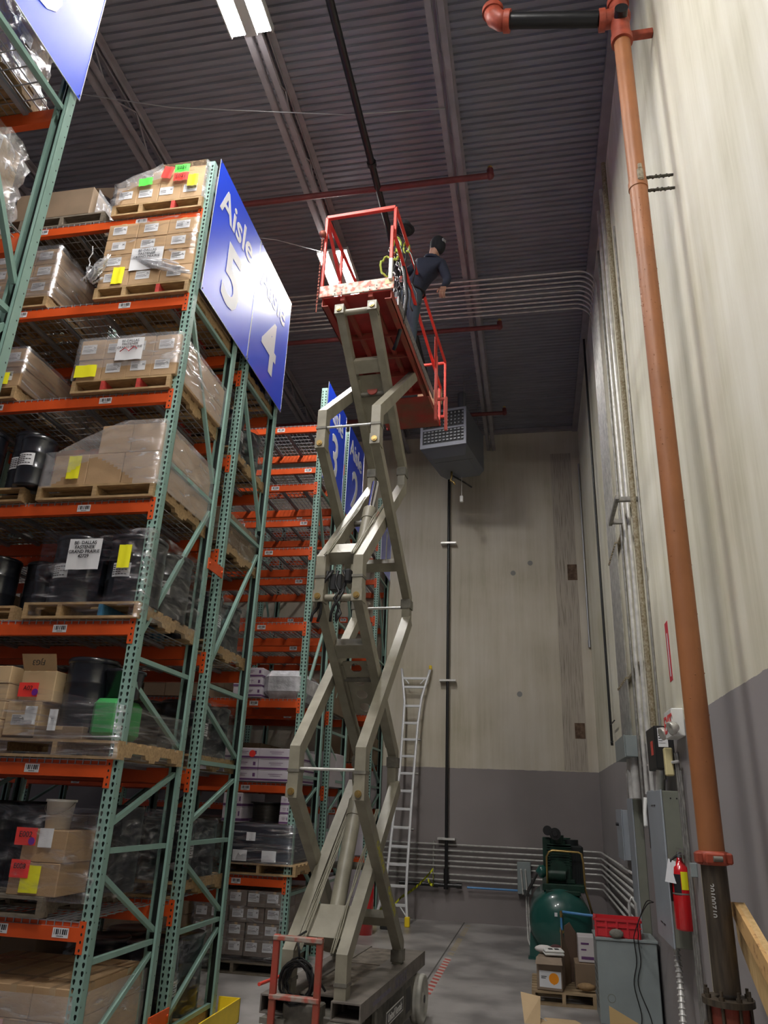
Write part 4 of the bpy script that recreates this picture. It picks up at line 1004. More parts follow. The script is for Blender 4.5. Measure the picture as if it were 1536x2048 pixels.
# head with face, turned to the right and away
hm=M(); hm.ball((0,0,0),.10,n=20,sc_=(.80,.95,1.15)); hm.ball((0,-.10,-.01),.018,n=8,sc_=(.7,1,1.1)); hm.ball((0,-.083,-.065),.03,n=8,sc_=(1,.6,.4))
for s in (-1,1): hm.ball((s*.03,-.082,.012),.013,mi=1,n=8); hm.ball((s*.081,.01,-.005),.022,n=8,sc_=(.35,.8,1.2))
hm.bx(-.022,.022,-.102,-.098,-.060,-.056,1)
hd=part('head',hm,[skin,ink],W,loc=(.38,.0,1.65),rot=(math.radians(-10),math.radians(8),math.radians(-118)))
part('hair',M().ball((0,.026,-.022),.100,n=18,sc_=(.86,.90,1.16)),cap,hd)
cm=M()
v=[];f=[];n=20
for i in range(7):
    p=PI/2*i/6
    for k in range(n): t=2*PI*k/n; v.append((.105*.86*math.sin(p)*math.cos(t),.105*1.02*math.sin(p)*math.sin(t),.012+.118*math.cos(p)))
for i in range(6):
    for k in range(n): f.append((i*n+k,(i+1)*n+k,(i+1)*n+(k+1)%n,i*n+(k+1)%n))
cm.add(v,f,0,True); cm.lathe([(.088,-.07),(.098,-.03),(.095,.02)],20)
cp=part('cap',cm,cap,hd,'black cap with a pale grey panel at the back')
cp.parent=hd
part('cap_patch',M().bb(-.035,.035,.085,.112,.015,.06,.006),mat('grey_patch',(.38,.38,.40),.8),cp) if False else None
part('cap_panel',M().bb(-.04,.035,.088,.110,.015,.06,.006),mat('grey_patch',(.30,.30,.32),.8),hd)
m=M().tube([(.32+.10*math.cos(a),.02+.10*math.sin(a),1.43-.03*math.cos(a)) for a in [i*PI/8 for i in range(16)]],.022,8,closed=True)
part('collar',m,navy,W)
m=M().tube([(.17*math.cos(a)+.055,.145*math.sin(a),.94-.05*math.cos(a)) for a in [i*PI/10 for i in range(20)]],.014,6,closed=True)
part('belt',m,cap,W)
# harness and tools hanging on the rail beside the worker
H_=thing('safety_harness','tangle of lime harness straps, clips and lanyards hanging on the rail','harness',(-1.46,7.15,7.95))
r=random.Random(12)
m=M()
for cx,cz,ra in ((.00,.42,.10),(-.12,.12,.14),(.12,.36,.07),(-.02,.28,.08)):
    m.tube([(cx+ra*.5*math.cos(a),r.uniform(-.03,.03),cz+ra*math.sin(a)) for a in [i*PI/8 for i in range(16)]],.014,6,closed=True)
part('lime_strap',m,lime,H_)
m=M()
for i in range(7):
    p=[(-.05+.03*i,0,.42)]
    for k in range(12): p.append((p[-1][0]+r.uniform(-.03,.035)+.004,p[-1][1]+r.uniform(-.02,.03),p[-1][2]-.075))
    m.tube(p,.010,5)
part('lanyard',m,black,H_)
m=M()
for i in range(12):
    c=(-.06+r.uniform(-.05,.16),-.02,.35-.075*i); m.tube([(c[0]+.016*math.cos(a),c[1],c[2]+.032*math.sin(a)) for a in [k*PI/5 for k in range(10)]],.006,6,closed=True)
    if i%3==0: m.bb(c[0]+.03,c[0]+.07,c[1]-.02,c[1]+.0,c[2]-.06,c[2]+.03,.006)
part('steel_clip',m,chrome,H_)
hh=solo('hard_hat',M().ball((0,0,0),.10,n=16,sc_=(.85,1,.9)).lathe([(.08,-.02),(.12,-.03),(.08,-.035)],18),cap,'small black helmet perched on the rail corner left of the worker','helmet',loc=(-1.333,6.95,8.445))
m=M().tube([(-.02,0,.0),(.03,-.03,-.25),(.06,.0,-.6),(.02,.02,-.9),(-.06,.1,-1.15),(-.10,.15,-1.2)],.022,8)
solo('hanging_strap',m,black,'loose black strap dangling below the platform edge','strap',loc=(-1.36,7.05,8.1))
# ------------------------------------------------------------ high bay lamps
def highbay(x,y,label,z=9.62,L_=1.22):
    t=thing('high_bay_lamp',label,'lamp',(x,y,z),0,'high bay lamps under the roof joist')
    m=M().bb(-.235,.235,0,L_,.015,.07,.01); m.bx(-.06,.06,.0,L_,-.015,.015); m.bx(-.24,-.225,0,L_,-.012,.07); m.bx(.225,.24,0,L_,-.012,.07)
    part('housing',m,mat('lamp_housing',(.5,.5,.5),.5),t)
    for s in (-1,1):
        a,b=sorted((s*.07,s*.215)); part('lamp_panel',M().bx(a,b,.02,L_-.02,-.004,.013),lampm,t)
    part('hanger',M().cyl((0,.2,.07),(0,.2,.20),.004,5).cyl((0,L_-.2,.07),(0,L_-.2,.20),.004,5),galv,t)
for y,l in ((3.93,'bright twin-panel lamp at the top of the photo'),(8.55,'bright twin-panel lamp just behind the red platform rail'),(-.7,'twin-panel lamp overhead behind the camera')): highbay(-2.73,y,l)
for x,y,l in ((-.9,.9,'unseen overhead lamp added to brighten the right wall'),): highbay(x,y,l)  # made-up fixture out of view, added to brighten the right wall
# ------------------------------------------------------------ overhead pipes
solo('sprinkler_main',M().cyl((-1.81,-8,9.62),(-1.81,12.4,9.62),.045,16).cyl((-1.81,7.0,9.62),(-1.81,7.06,9.62),.06,16),blackp,'long black pipe under the roof deck between the joists','pipe')
for y,xr,l in ((7.45,-.33,'red-brown sprinkler branch ending right of the platform rail'),(10.75,-.36,'dark sprinkler branch above the conduit bank'),(13.75,-.40,'farthest sprinkler branch near the heater')):
    t=thing('sprinkler_branch',l,'pipe',(xr,y,9.62))
    part('branch_pipe',M().cyl((-13,0,0),(0,0,0),.040,12),sprk,t); part('elbow',M().cyl((0,0,-.03),(0,0,.10),.044,10).ball((0,0,0),.055,n=10),sprk,t); part('sprinkler_head',M().cyl((0,0,.10),(0,0,.14),.014,8).cyl((0,0,.14),(0,0,.145),.03,10),brass,t)
m=M().tube([(-8,4.6,9.75),(-6,5.2,9.66),(-4,5.85,9.62),(-2,6.3,9.66),(-.8,6.45,9.72)],.007,5)
solo('overhead_wire',m,galv,'thin pale wire crossing under the roof deck','wire')
solo('overhead_wire',M().tube([(-5,7.6,9.55),(-3.4,8.0,9.45),(-2.74,8.6,9.62)],.006,5),galv,'short sagging wire beside the second lamp','wire')
# conduit bank across the roof turning down the right wall
for i in range(9):
    y=9.62+.115*i; x=XW-.06; zt=9.72
    R=.26+.028*i*0
    pts=[(-13,y,zt)]+[(x-R+R*math.sin(a),y,zt-R+R*math.cos(a)) for a in [k*PI/2/8 for k in range(9)]]+[(x,y,2.82)]
    solo('conduit',M().tube(pts,.0135,8),steel,'thin steel conduit bending down the right wall, %s in the bank'%['nearest','second nearest','third nearest','fourth nearest','middle one','fourth farthest','third farthest','second farthest','farthest'][i],'conduit','conduit bank along roof and right wall')
for y_,r_,z0,z1,mm,l in ((8.95,.017,2.0,9.5,steeld,'slim conduit left of the crusty one on the right wall'),(8.6,.022,2.2,9.9,steel,'steel conduit running down into the panels'),(8.2,.022,2.2,9.9,steel,'second steel conduit running down into the panels'),(7.75,.03,2.7,9.9,rustc,'crusty rough-surfaced conduit above the black box'),(7.35,.012,2.3,8.5,steeld,'thin wire conduit right of the crusty one')):
    solo('wall_conduit',M().cyl((XW-.07,y_,z0),(XW-.07,y_,z1),r_,12),mm,l,'conduit')
for z_,y0,y1,l in ((3.55,8.5,10.7,'lower strut clamp across the conduit bank'),(5.3,8.3,10.6,'upper strut clamp across the conduit bank')):
    m=M().bb(XW-.045,XW-.004,y0,y1,z_-.02,z_+.02,.004)
    for i in range(9): m.bx(XW-.085,XW-.045,9.60+.115*i,9.64+.115*i,z_-.012,z_+.012)
    solo('conduit_strut',m,rustc,l,'bracket')
m=M().bb(XW-.22,XW-.001,7.9,7.95,5.2,5.25,.004).bb(XW-.22,XW-.001,8.6,8.65,5.2,5.25,.004).bb(XW-.24,XW-.20,7.85,8.7,5.2,5.25,.004)
solo('conduit_strut',m,steeld,'square steel bracket sticking out below the crusty clamps','bracket')
solo('wall_pipe',M().cyl((XW-.05,12.6,3.05),(XW-.05,13.3,3.05),.0,3) if False else M().cyl((XW-.06,12.1,2.95),(XW-.06,12.1,10.2),.02,12).cyl((XW-.06,12.1,3.25),(XW-.06,11.5,3.25),.010,6).cyl((XW-.06,12.2,3.0),(XW-.06,12.0,3.0),.016,6),blackp,'thin black pipe down the right wall near the back corner','pipe')
solo('corner_conduit',M().cyl((XW-.03,YB-.05,5.3),(XW-.03,YB-.05,9.3),.018,10).cyl((XW-.03,YB-.05,5.15),(XW-.03,YB-.05,5.3),.03,8),galv,'pale conduit in the back corner','conduit')
# ------------------------------------------------------------ fire riser
PX,PY=.913,4.65
t=thing('fire_riser','tall red-brown fire riser pipe standing in front of the right wall','pipe',(PX,PY,0))
Q=.066
pr=part('riser_pipe',M().cyl((0,0,1.80),(0,0,8.11),Q,40,caps=False),pipe,t)
m=M(); r=random.Random(5)
for i in range(150):
    a=r.uniform(PI,2*PI); z=r.choice((r.uniform(4.6,6.6),r.uniform(2.0,6.6))); c=(Q*math.cos(a),Q*math.sin(a),z); q=r.uniform(.0025,.0045)
    m.ball(c,q,n=6)
o=part('paint_drips',m,pipe,pr); o['kind']='stuff'
part('painted_band',M().cyl((0,0,6.44),(0,0,6.50),Q+.006,40),pipe,t)
part('lower_pipe',M().cyl((0,0,1.18),(0,0,1.80),Q-.001,40,caps=False),pipeg,t,'bare blackened steel pipe with stamped numbers')
part('stamped_number',text_me('20100710',.04,.0008,.0005,'stamped_number',steel),None,t,loc=(-.042,-.048,1.60),rot=(PI/2,PI/2,math.radians(-40)))
m=M().lathe([(Q,1.765),(Q+.015,1.77),(Q+.018,1.80),(Q+.015,1.83),(Q,1.835)],32)
m.bb(-.092,-.055,-.06,.02,1.772,1.828,.008); m.bb(.055,.092,-.06,.02,1.772,1.828,.008); m.bb(-.05,.05,-.088,-.05,1.772,1.828,.008); m.cyl((-.015,-.098,1.80),(.03,-.098,1.80),.014,10,mi=1)
part('grooved_coupling',m,[orc,liftk],t,'orange-red grooved pipe coupling')
def flange(z,r=.125,th=.028): return M().cyl((0,0,z),(0,0,z+th),r,40)
part('flange',flange(1.13),pipeg,t); part('flange',flange(1.01),pipeg,t)
part('valve_body',M().cyl((0,0,1.035),(0,0,1.13),.095,32),redr,t)
for i in range(8):
    a=i*PI/4+.3; c=(.105*math.cos(a),.105*math.sin(a)); part('flange_bolt',M().cyl((c[0],c[1],.97),(c[0],c[1],1.20),.008,8).cyl((c[0],c[1],1.158),(c[0],c[1],1.175),.014,6),pipeg,t)
part('lower_riser',M().cyl((0,0,0),(0,0,1.01),.07,24),pipeg,t)
m=M().cyl((0,0,8.04),(0,0,8.11),Q+.022,28).cyl((0,0,8.11),(0,0,8.53),Q+.012,28); m.ball((-.0,0,8.35),.095,n=20); m.cyl((-.05,0,8.35),(-.15,0,8.35),Q+.012,24); m.cyl((-.12,0,8.35),(-.17,0,8.35),Q+.026,24); m.cyl((0,0,8.49),(0,0,8.55),Q+.026,24); m.cyl((0,-.05,8.29),(0,-.13,8.29),.055,18,mi=1)
part('top_tee',m,[orc,blackp],t,'orange-red tee fitting')
part('cross_pipe',M().cyl((-.17,0,8.37),(-.95,.0,8.53),Q,24),blackp,t)
m=M().tube([(-.94,0,8.53),(-1.0,0,8.54),(-1.05,0,8.59),(-1.07,0,8.67)],Q+.018,20); m.cyl((-.92,0,8.52),(-.97,0,8.53),Q+.03,20); m.cyl((-1.07,0,8.65),(-1.07,0,8.70),Q+.03,20)
part('elbow_fitting',m,orc,t,'orange-red elbow fitting'); part('rising_pipe',M().cyl((-1.07,0,8.70),(-1.07,0,ZC-.05),Q,20),blackp,t); part('rising_pipe',M().cyl((0,0,8.55),(0,0,ZC-.05),Q,20),blackp,t)
for z in (6.60,6.47):
    m=M(); m.cyl((.04,.05,z),(XW-PX-.003,.05,z),.011,8)
    for k in range(24):
        x=.07+.19*k/24; m.ball((x,.05+.005*math.sin(k*3),z+.008*math.cos(k*5)),.010,n=6)
    part('wall_bracket',m,mat('fireproofed_rod',(.07,.065,.05),.9,var=.6,vs=40),t)
part('pipe_clamp',M().bb(-.01,.035,-.085,-.05,6.47,6.58,.01).bb(.0,.03,-.08,-.06,6.58,6.63,.006),mat('fireproofed_clamp',(.30,.26,.19),.9,var=.4,vs=30),t)
solo('pipe_support',M().bb(-.01,XW-PX-.002,.07,.13,8.21,8.27,.004),orc,'red steel support arm behind the top of the riser','bracket',loc=(PX,PY,0))
# ------------------------------------------------------------ wall mounted electrics
def cab(name,label,x0,y0,y1,z0,z1,side,front,extra=None,cat='electrical panel'):
    t=thing(name,label,cat,(XW,y0,z0)); d=XW-x0
    part('cabinet_body',M().bb(-d+.012,-.001,0,y1-y0,0,z1-z0,.006),side,t)
    m=M().bb(-d,-d+.014,-.006,y1-y0+.006,-.006,z1-z0+.006,.003); part('cabinet_door',m,front,t); return t
t=cab('breaker_panel','big olive-grey breaker panel behind the fire extinguisher',1.03,7.10,7.95,1.02,2.20,panelo,panell)
m=M()
for y_ in (.35,.5):
    for zz in (.12,1.06): m.bx(-.164,-.160,y_,y_+.10,zz,zz+.008)
m.cyl((-.08,-.002,1.12),(-.08,0,1.12),.007,8); m.cyl((-.03,-.002,1.12),(-.03,0,1.12),.007,8)
part('panel_screws',m,ink,t)
t=cab('disconnect_panel','tall olive disconnect panel with pale lever handle behind the big panel',1.075,9.66,10.15,.75,2.17,panelo,panell)
t2=cab('lever_disconnect','light grey disconnect box with white lever between the tall panels',1.085,8.0,8.32,1.30,2.22,panell,panell)
m=M().tube([(-.13,.29,.86),(-.15,.27,.72),(-.17,.12,.60)],.020,8); part('lever_handle',m,white,t2); part('lever_plate',M().bx(-.118,-.1,.20,.335,.4,.85),ink,t2)
t=cab('small_switch_box','small grey switch box farthest along the right wall',1.07,10.9,11.6,1.45,2.05,panell,panell)
part('knobs',M().cyl((-.15,.5,.42),(-.12,.5,.42),.02,8).cyl((-.15,.4,.42),(-.12,.4,.42),.02,8),ink,t)
t=cab('junction_box','grey junction box under the conduit bank',.98,9.1,10.1,2.60,2.83,panel,panel,cat='junction box')
solo('fat_conduit',M().cyl((1.09,9.5,2.17),(1.09,9.5,2.60),.055,18).cyl((1.09,9.25,2.17),(1.09,9.25,2.60),.045,18),steel,'pair of fat conduits below the junction box','conduit')
t=thing('transfer_box','black wall box with white and red labels and a cream handle block','box',(XW,7.15,2.38))
part('box_body',M().bb(-.16,-.001,0,.50,0,.36,.006),black,t)
o=part('box_label',SL[0],None,t,loc=(-.09,-.003,.18)); o.scale=(.55,1,1.6)
part('red_tag',M().bx(-.1625,-.16,.12,.25,.12,.24),redb,t); part('cream_block',M().bb(-.10,-.03,-.08,-.0,-.06,.17,.01),mat('cream_plastic',(.78,.68,.36),.5),t)
t=thing('exit_sign','white and red EXIT sign with two emergency lamp heads','sign',(XW-.05,6.55,2.60))
part('sign_body',M().bb(-.05,.049,0,.36,0,.22,.008),white,t)
part('exit_lettering',text_me('EXIT',.19,.001,.004,'exit_lettering',mat('exit_red',(.75,.06,.06),.5,emit=.0)),None,t,loc=(-.052,.18,.045),rot=RL)
for y_ in (-.05,.41):
    m=M().lathe([(0,-.04),(.03,-.035),(.05,.0),(.055,.03),(.045,.034),(0,.02)],18); part('lamp_head',m,mat('clear_lens',(.62,.60,.54),.15,.3),t,loc=(-.05,y_,.06),rot=(0,-1.9,.3))
solo('warning_strip',M().bx(XW-.003,XW,6.88,7.02,3.10,3.62,0).bx(XW-.0035,XW-.003,6.93,6.97,3.14,3.52,1),[redink,paper],'narrow red printed strip stuck high on the right wall','sticker')
# fire extinguisher
t=thing('fire_extinguisher','red fire extinguisher with white tag hung on the big panel side','fire extinguisher',(1.115,6.98,1.17))
part('cylinder',M().lathe([(0,0),(.07,0),(.076,.012),(.076,.40),(.065,.45),(.03,.485),(.022,.5),(.022,.52),(0,.52)],28),extred,t)
m=M().cyl((0,0,.50),(0,0,.56),.022,12).bb(-.02,.02,-.09,.02,.545,.555,.003).bb(-.015,.015,-.10,.02,.58,.592,.003).cyl((.03,0,.53),(.05,0,.53),.018,10); part('valve_head',m,chrome,t)
part('hose',M().tube([(-.02,0,.53),(-.07,-.02,.50),(-.085,-.01,.40),(-.083,0,.2)],.010,8),black,t)
def wrapped_label(name,r,a0,a1,z0,z1,mm,par,n=6):
    m=M();v=[];f=[]
    for i in range(n+1):
        a=a0+(a1-a0)*i/n
        for z in (z0,z1): v.append((r*math.cos(a),r*math.sin(a),z))
    for i in range(n): f.append((2*i,2*i+2,2*i+3,2*i+1))
    m.add(v,f,0,True); return part(name,m,mm,par)
wrapped_label('instruction_label',.0775,-1.75,-1.05,.29,.42,yel,t); wrapped_label('small_label',.0775,-.9,-.6,.12,.22,paper,t); wrapped_label('instruction_label',.0772,-2.6,-1.8,.25,.40,ink,t)
wrapped_label('rubber_band',.078,0,-PI,.255,.265,steeld,t,16)
part('inspection_tag',M().add([(-.13,-.03,.34),(-.05,-.06,.33),(-.035,-.03,.49),(-.09,-.02,.51)],[(0,1,2,3),(3,2,1,0)]),paper,t)
solo('outlet_box',M().bb(XW-.05,XW,6.66,6.71,1.57,1.67,.005),panel,'small grey outlet box right of the extinguisher','box')
# flexible conduit and lower tubes
m=M(); 
pts=[Vector((1.10,7.45,1.02)),Vector((1.09,7.35,.75)),Vector((1.06,7.2,.45)),Vector((1.03,7.1,.2)),Vector((1.0,6.95,.03))]
fine=[pts[0].lerp(pts[4],0)]; fine=[]
for i in range(60):
    s=i/59*4; k=min(3,int(s)); fine.append(pts[k].lerp(pts[k+1],s-k))
m.tube(fine,.021,10)
for i in range(1,59,2): d=(fine[i+1]-fine[i-1]).normalized() if i<59 else d; m.cyl(fine[i]-d*.006,fine[i]+d*.006,.030,12)
solo('flexible_conduit',m,steel,'ribbed flexible metal conduit curving down below the big panel','conduit')
for y_,z0,z1,l in ((6.95,.0,2.5,'thin conduit right of the big panel'),(6.86,.0,2.5,'second thin conduit right of the big panel'),(6.78,.0,2.35,'third thin conduit right of the big panel')): solo('wall_conduit',M().cyl((XW-.03,y_,z0),(XW-.03,y_,z1),.012,8),steeld,l,'conduit')
solo('wall_conduit',M().tube([(XW-.04,10.6,2.0),(XW-.04,10.6,2.48),(XW-.04,10.5,2.55),(XW-.04,9.6,2.55),(XW-.04,9.0,2.5),(XW-.04,8.0,2.46),(XW-.04,6.8,2.42)],.013,8),steel,'conduit looping across the wall above the panels','conduit')
solo('wall_conduit',M().tube([(XW-.06,8.35,2.22),(XW-.06,8.2,2.4),(XW-.06,8.3,2.55),(XW-.06,8.35,3.0)],.016,8),steel,'kinked conduit between junction box and black box','conduit')
solo('fat_conduit',M().cyl((1.10,7.55,2.20),(1.10,7.40,2.40),.042,18),steel,'fat conduit below the black wall box','conduit')
solo('lumber_strip',M().bb(XW-.05,XW,6.20,6.27,.55,2.35,.003),mat('pale_pine',(.80,.70,.45),.7,var=.08,vs=6),'pale pine strip fixed upright on the wall behind the riser','lumber')
# leaning scrap lumber at the right edge
t=thing('leaning_lumber','splintered pale timber leaning on the wall at the right edge','lumber',(1.02,4.05,1.06))
part('board',M().prism([(.73,.34),(.55,.225),(.30,.086),(-1.0,-.75),(-.9,-.02),(.16,.36),(.64,.53),(.74,.52)][::-1],0,.035,'x'),woodp,t)
part('stud',M().prism([(.70,.46),(.60,.42),(.16,.25),(-.9,-.16),(-.9,-.02),(.16,.36),(.64,.53),(.74,.52)][::-1],-.02,0,'x'),mat('osb_edge',(.66,.40,.16),.8,c2=(.30,.14,.05),vs=25,thr=(.28,.46)),t)
# small plaster scars on the wall near the riser
for y_,z_ in ((3.9,1.95),(3.86,1.62),(3.95,1.50)): pass
m=M(); r=random.Random(6)
for i in range(16):
    y_=r.uniform(3.4,4.3); z_=r.choice((2.2,1.95,1.75))+r.uniform(-.04,.04); m.cyl((XW-.003,y_,z_),(XW,y_,z_),.008,7)
m.bx(XW-.004,XW,4.10,4.13,1.45,1.72)
struct('trim_11',m,white)
# ------------------------------------------------------------ transformer cabinet
t=thing('transformer_cabinet','grey floor-standing transformer cabinet with crate on top','cabinet',(.555,9.10,0))
part('cabinet_body',M().bb(0,.60,0,.52,.03,.785,.008),panel,t); part('cabinet_lid',M().bb(-.012,.612,-.015,.53,.775,.80,.004),panel,t)
m=M().lathe([(.034,0),(.037,.002),(.040,0)],24); part('knockout_ring',m,panelo,t,loc=(.12,-.001,.26),rot=(PI/2,0,0))
m=M()
for i in range(7): m.bx(-.002,0,.1,.45,.15+i*.06,.16+i*.06)
part('vent_slots',m,ink,t); part('feet',M().bx(.02,.08,.02,.5,0,.03).bx(.5,.56,.02,.5,0,.03),liftk,t)
t=thing('plastic_crate','red ribbed plastic crate lying on the grey cabinet','crate',(.55,9.14,.801),math.radians(-4))
m=M(); W_,D_,H_c=.46,.36,.17
for a in ((0,.012,0,D_),(W_-.012,W_,0,D_),(0,W_,0,.012),(0,W_,D_-.012,D_)): m.bx(a[0],a[1],a[2],a[3],0,H_c)
m.bx(0,W_,0,D_,0,.008); m.bx(-.015,W_+.015,-.015,.0,H_c-.02,H_c); m.bx(-.015,0,-.015,D_+.015,H_c-.02,H_c); m.bx(W_,W_+.015,-.015,D_+.015,H_c-.02,H_c); m.bx(-.01,W_+.01,-.012,0,H_c*.55,H_c*.6)
part('crate_body',m,crater,t)
for i in range(5): part('rib',M().bx(i*.107,i*.107+.02,-.014,0,.0,H_c),crater,t)
solo('crumpled_rag',M().ball((0,0,.03),.05,n=10,sc_=(1.5,.5,.9)),mat('grey_rag',(.22,.21,.18),.9,bump=1,bs=30),'crumpled grey bag in front of the red crate','rag',loc=(.76,9.085,.815))
m=M()
for k,(dx) in enumerate((0,.04)):
    q=[(1.04,8.2,1.24),(1.0,8.4,1.22-.03*k),(.95,8.75,1.0),(.93+dx,9.0,.86),(.93+dx,9.07,.79),(.94+dx,9.075,.6),(.90+dx,9.075,.40),(.95+dx*2,9.07,.15),(.93+dx*3,9.05,.02)]
    cu=[]
    for i in range(len(q)-1):
        p0,p1,p2,p3=[Vector(q[max(0,min(len(q)-1,i+o_))]) for o_ in (-1,0,1,2)]
        for s in range(5): u=s/5; cu.append(.5*((2*p1)+(p2-p0)*u+(2*p0-5*p1+4*p2-p3)*u*u+(3*p1-p0-3*p2+p3)*u**3))
    cu.append(Vector(q[-1])); m.tube(cu,.005,6)
solo('power_cord',m,black,'thin black cords draped down the front of the grey cabinet','cord')
solo('corner_conduit',M().tube([(.99,9.9,.0),(.99,9.9,.72),(.99,9.9,1.05),(1.02,9.9,1.12),(1.06,9.9,1.06),(1.07,9.9,.7)],.016,8),steel,'pale looped conduit rising behind the red crate','conduit')
# ------------------------------------------------------------ compressor
t=thing('air_compressor','dark green air compressor on a big horizontal tank','air compressor',(.28,12.45,0))
prof=[(0,-.17),(.12,-.162),(.24,-.13),(.34,-.08),(.41,-.02),(.445,.06),(.45,.14),(.45,1.5),(.42,1.6),(.3,1.7),(0,1.74)]
m=M().lathe([(r_,z_) for r_,z_ in prof],48); part('tank',m,tank,t,loc=(0,0,.50),rot=(-PI/2,0,0))
for y_ in (.15,1.25):
    m=M(); m.prism([(-.46,0),(-.34,0),(-.20,.14),(.20,.14),(.34,0),(.46,0),(.445,.34),(.36,.24),(-.36,.24),(-.445,.34)],y_,y_+.08,'y'); m.bx(-.48,-.30,y_-.06,y_+.14,0,.02); m.bx(.30,.48,y_-.06,y_+.14,0,.02)
    part('saddle_foot',m,tank,t)
part('motor_base',M().bb(-.24,.36,.05,1.2,.90,1.0,.01).bb(-.2,.3,.0,1.0,.86,.92,.01),tankd,t)
m=M(); m.bb(-.14,.20,.22,.78,1.0,1.50,.03); m.bb(-.10,.12,.25,.7,1.5,1.6,.03); m.cyl((-.17,.2,1.12),(.1,.2,1.12),.10,20); m.cyl((0,.12,1.2),(0,.24,1.2),.12,24); m.bb(-.18,.24,.20,.8,1.0,1.06,.01)
for i in range(9): m.bb(-.16,.20,.22,.8,1.24+i*.035,1.255+i*.035,.004)
m.cyl((0,.3,1.55),(0,.3,1.66),.10,18); m.cyl((.12,.55,1.5),(.12,.55,1.62),.09,18); m.bb(-.22,-.10,.3,.6,1.15,1.62,.01)
part('pump_head',m,tankd,t)
m=M(); m.cyl((-.03,.10,1.68),(-.03,.26,1.68),.085,24).cyl((-.03,.085,1.68),(-.03,.10,1.68),.035,12); m.cyl((-.14,.2,1.72),(-.14,.34,1.72),.07,20)
for i in range(4): m.lathe([(.03+i*.013,0),(.034+i*.013,-.004),(.038+i*.013,0)],24,mx=Matrix.Translation((-.03,.098,1.68))@Matrix.Rotation(PI/2,4,'X'))
part('air_filter',m,black,t)
m=M(); m.bb(.12,.38,.3,1.1,.92,1.52,.02); m.cyl((.2,.45,1.52),(.2,.45,1.60),.12,22)
for i in range(8): m.bx(.10+i*.035,.112+i*.035,.285,.3,1.05,1.42)
part('belt_guard',m,mat('black_guard',(.01,.014,.014),.4),t)
part('discharge_pipe',M().tube([(-.17,.1,.98),(-.17,.08,1.36),(-.13,.08,1.43),(-.08,.08,1.45),(.30,.08,1.44),(.34,.08,1.42),(.36,.08,1.3),(.37,.1,.95),(.46,.2,.62)],.016,8),brass,t)
part('cooler_ball',M().cyl((-.28,.2,1.17),(-.20,.2,1.17),.03,10).lathe([(0,-.08),(.09,-.02),(.09,.04),(.03,.10),(0,.10)],18,mx=Matrix.Translation((-.26,.2,1.15))@Matrix.Rotation(PI/2,4,'Y')),tank,t)
m=M().cyl((0,-.17,.64),(0,-.23,.64),.022,10).cyl((0,-.22,.60),(0,-.22,.68),.018,8).cyl((0,-.17,.42),(0,-.22,.42),.03,10); part('outlet_fitting',m,brass,t)
part('tank_label',M().add([(-.09,-.175,.60),(-.05,-.180,.60),(-.05,-.180,.65),(-.09,-.175,.65)],[(0,1,2,3)]),paper,t)
part('blue_drop_pipe',M().cyl((0,-.22,.60),(0,-.22,.44),.016,10),bluep,t)
solo('air_line',M().tube([(.30,12.23,.67),(.6,12.2,.655),(.92,12.2,.64),(1.12,12.2,.63)],.018,10),bluep,'light blue air line crossing in front of the green tank','pipe')
m=M()
for k in range(3): m.tube([(-.30+.03*k,15.55,.62),(-.26+.03*k,15.2,.56),(-.20,14.0,.72+.03*k),(-.02,12.75,1.13)],.014,6)
solo('power_cord',m,mat('grey_cord',(.05,.05,.05),.5),'grey cables running from the wall box to the compressor','cord')
for dx in (0,.035): solo('wall_conduit',M().tube([(-.25+dx,15.6,.60),(-.25+dx,15.2,.5),(-.22+dx,13.6,.42),(-.2+dx,12.9,.2),(-.12+dx,12.65,.03)],.013,8),steel,'%s of two conduits curving down left of the green tank'%('left' if dx==0 else 'right'),'conduit')
t=thing('wall_disconnect','grey switch box on the back wall left of the compressor','electrical panel',(-.41,15.6,.55))
part('box_body',M().bb(0,.25,0,.16,0,.54,.008),panel,t); part('stub_conduit',M().cyl((.07,-.03,.40),(.10,-.05,.0),.014,8).cyl((.15,-.03,.40),(.17,-.05,.05),.014,8),steel,t)
part('bright_tips',M().ball((.07,-.03,.41),.018,n=8).ball((.15,-.03,.41),.018,n=8),white,t)
# ------------------------------------------------------------ pipes along the back wall
zs=[1.32,1.215,1.12,1.03,.94,.80,.70]
for i,z_ in enumerate(zs):
    x=XW-.06-.0; y=YB-.06; R=.14+.0*i
    pts=[(-3.0,y,z_)]+[(x-R+R*math.sin(a),y-R+R*math.cos(a),z_) for a in [k*PI/2/6 for k in range(7)]]+[(x,10.0,z_)]
    solo('wall_conduit',M().tube(pts,.017,8),steel,'horizontal steel conduit round the back corner, %s'%['topmost','second from top','third from top','fourth from top','fifth from top','second from bottom','bottom one'][i],'conduit','horizontal conduits on the back wall')
solo('conduit_strut',M().bb(-.02,.02,0,.04,0,.75,.003),steeld,'vertical strut holding the back wall conduits','bracket',loc=(-2.0,YB-.045,.62))
solo('conduit_strut',M().bb(-.02,.02,0,.04,0,.75,.003),steeld,'vertical strut behind the compressor on the right wall','bracket',loc=(XW-.03,14.6,.62))
solo('air_line',M().cyl((-1.35,15.66,.60),(-.41,15.66,.60),.018,10),bluep,'blue air line low on the back wall','pipe')
t=thing('gas_pipe','black vertical pipe with white clamps on the back wall','pipe',(-1.745,15.64,0))
part('pipe_run',M().cyl((0,0,.62),(0,0,9.3),.032,14),blackp,t)
part('vertical_sleeve',M().cyl((0,0,.55),(0,0,.9),.048,12),blackp,t)
part('horizontal_pipe',M().cyl((-.9,0,.62),(.25,0,.62),.038,12).cyl((.2,0,.62),(.3,0,.62),.05,12).cyl((-.25,0,.62),(-.15,0,.62),.05,12),blackp,t)
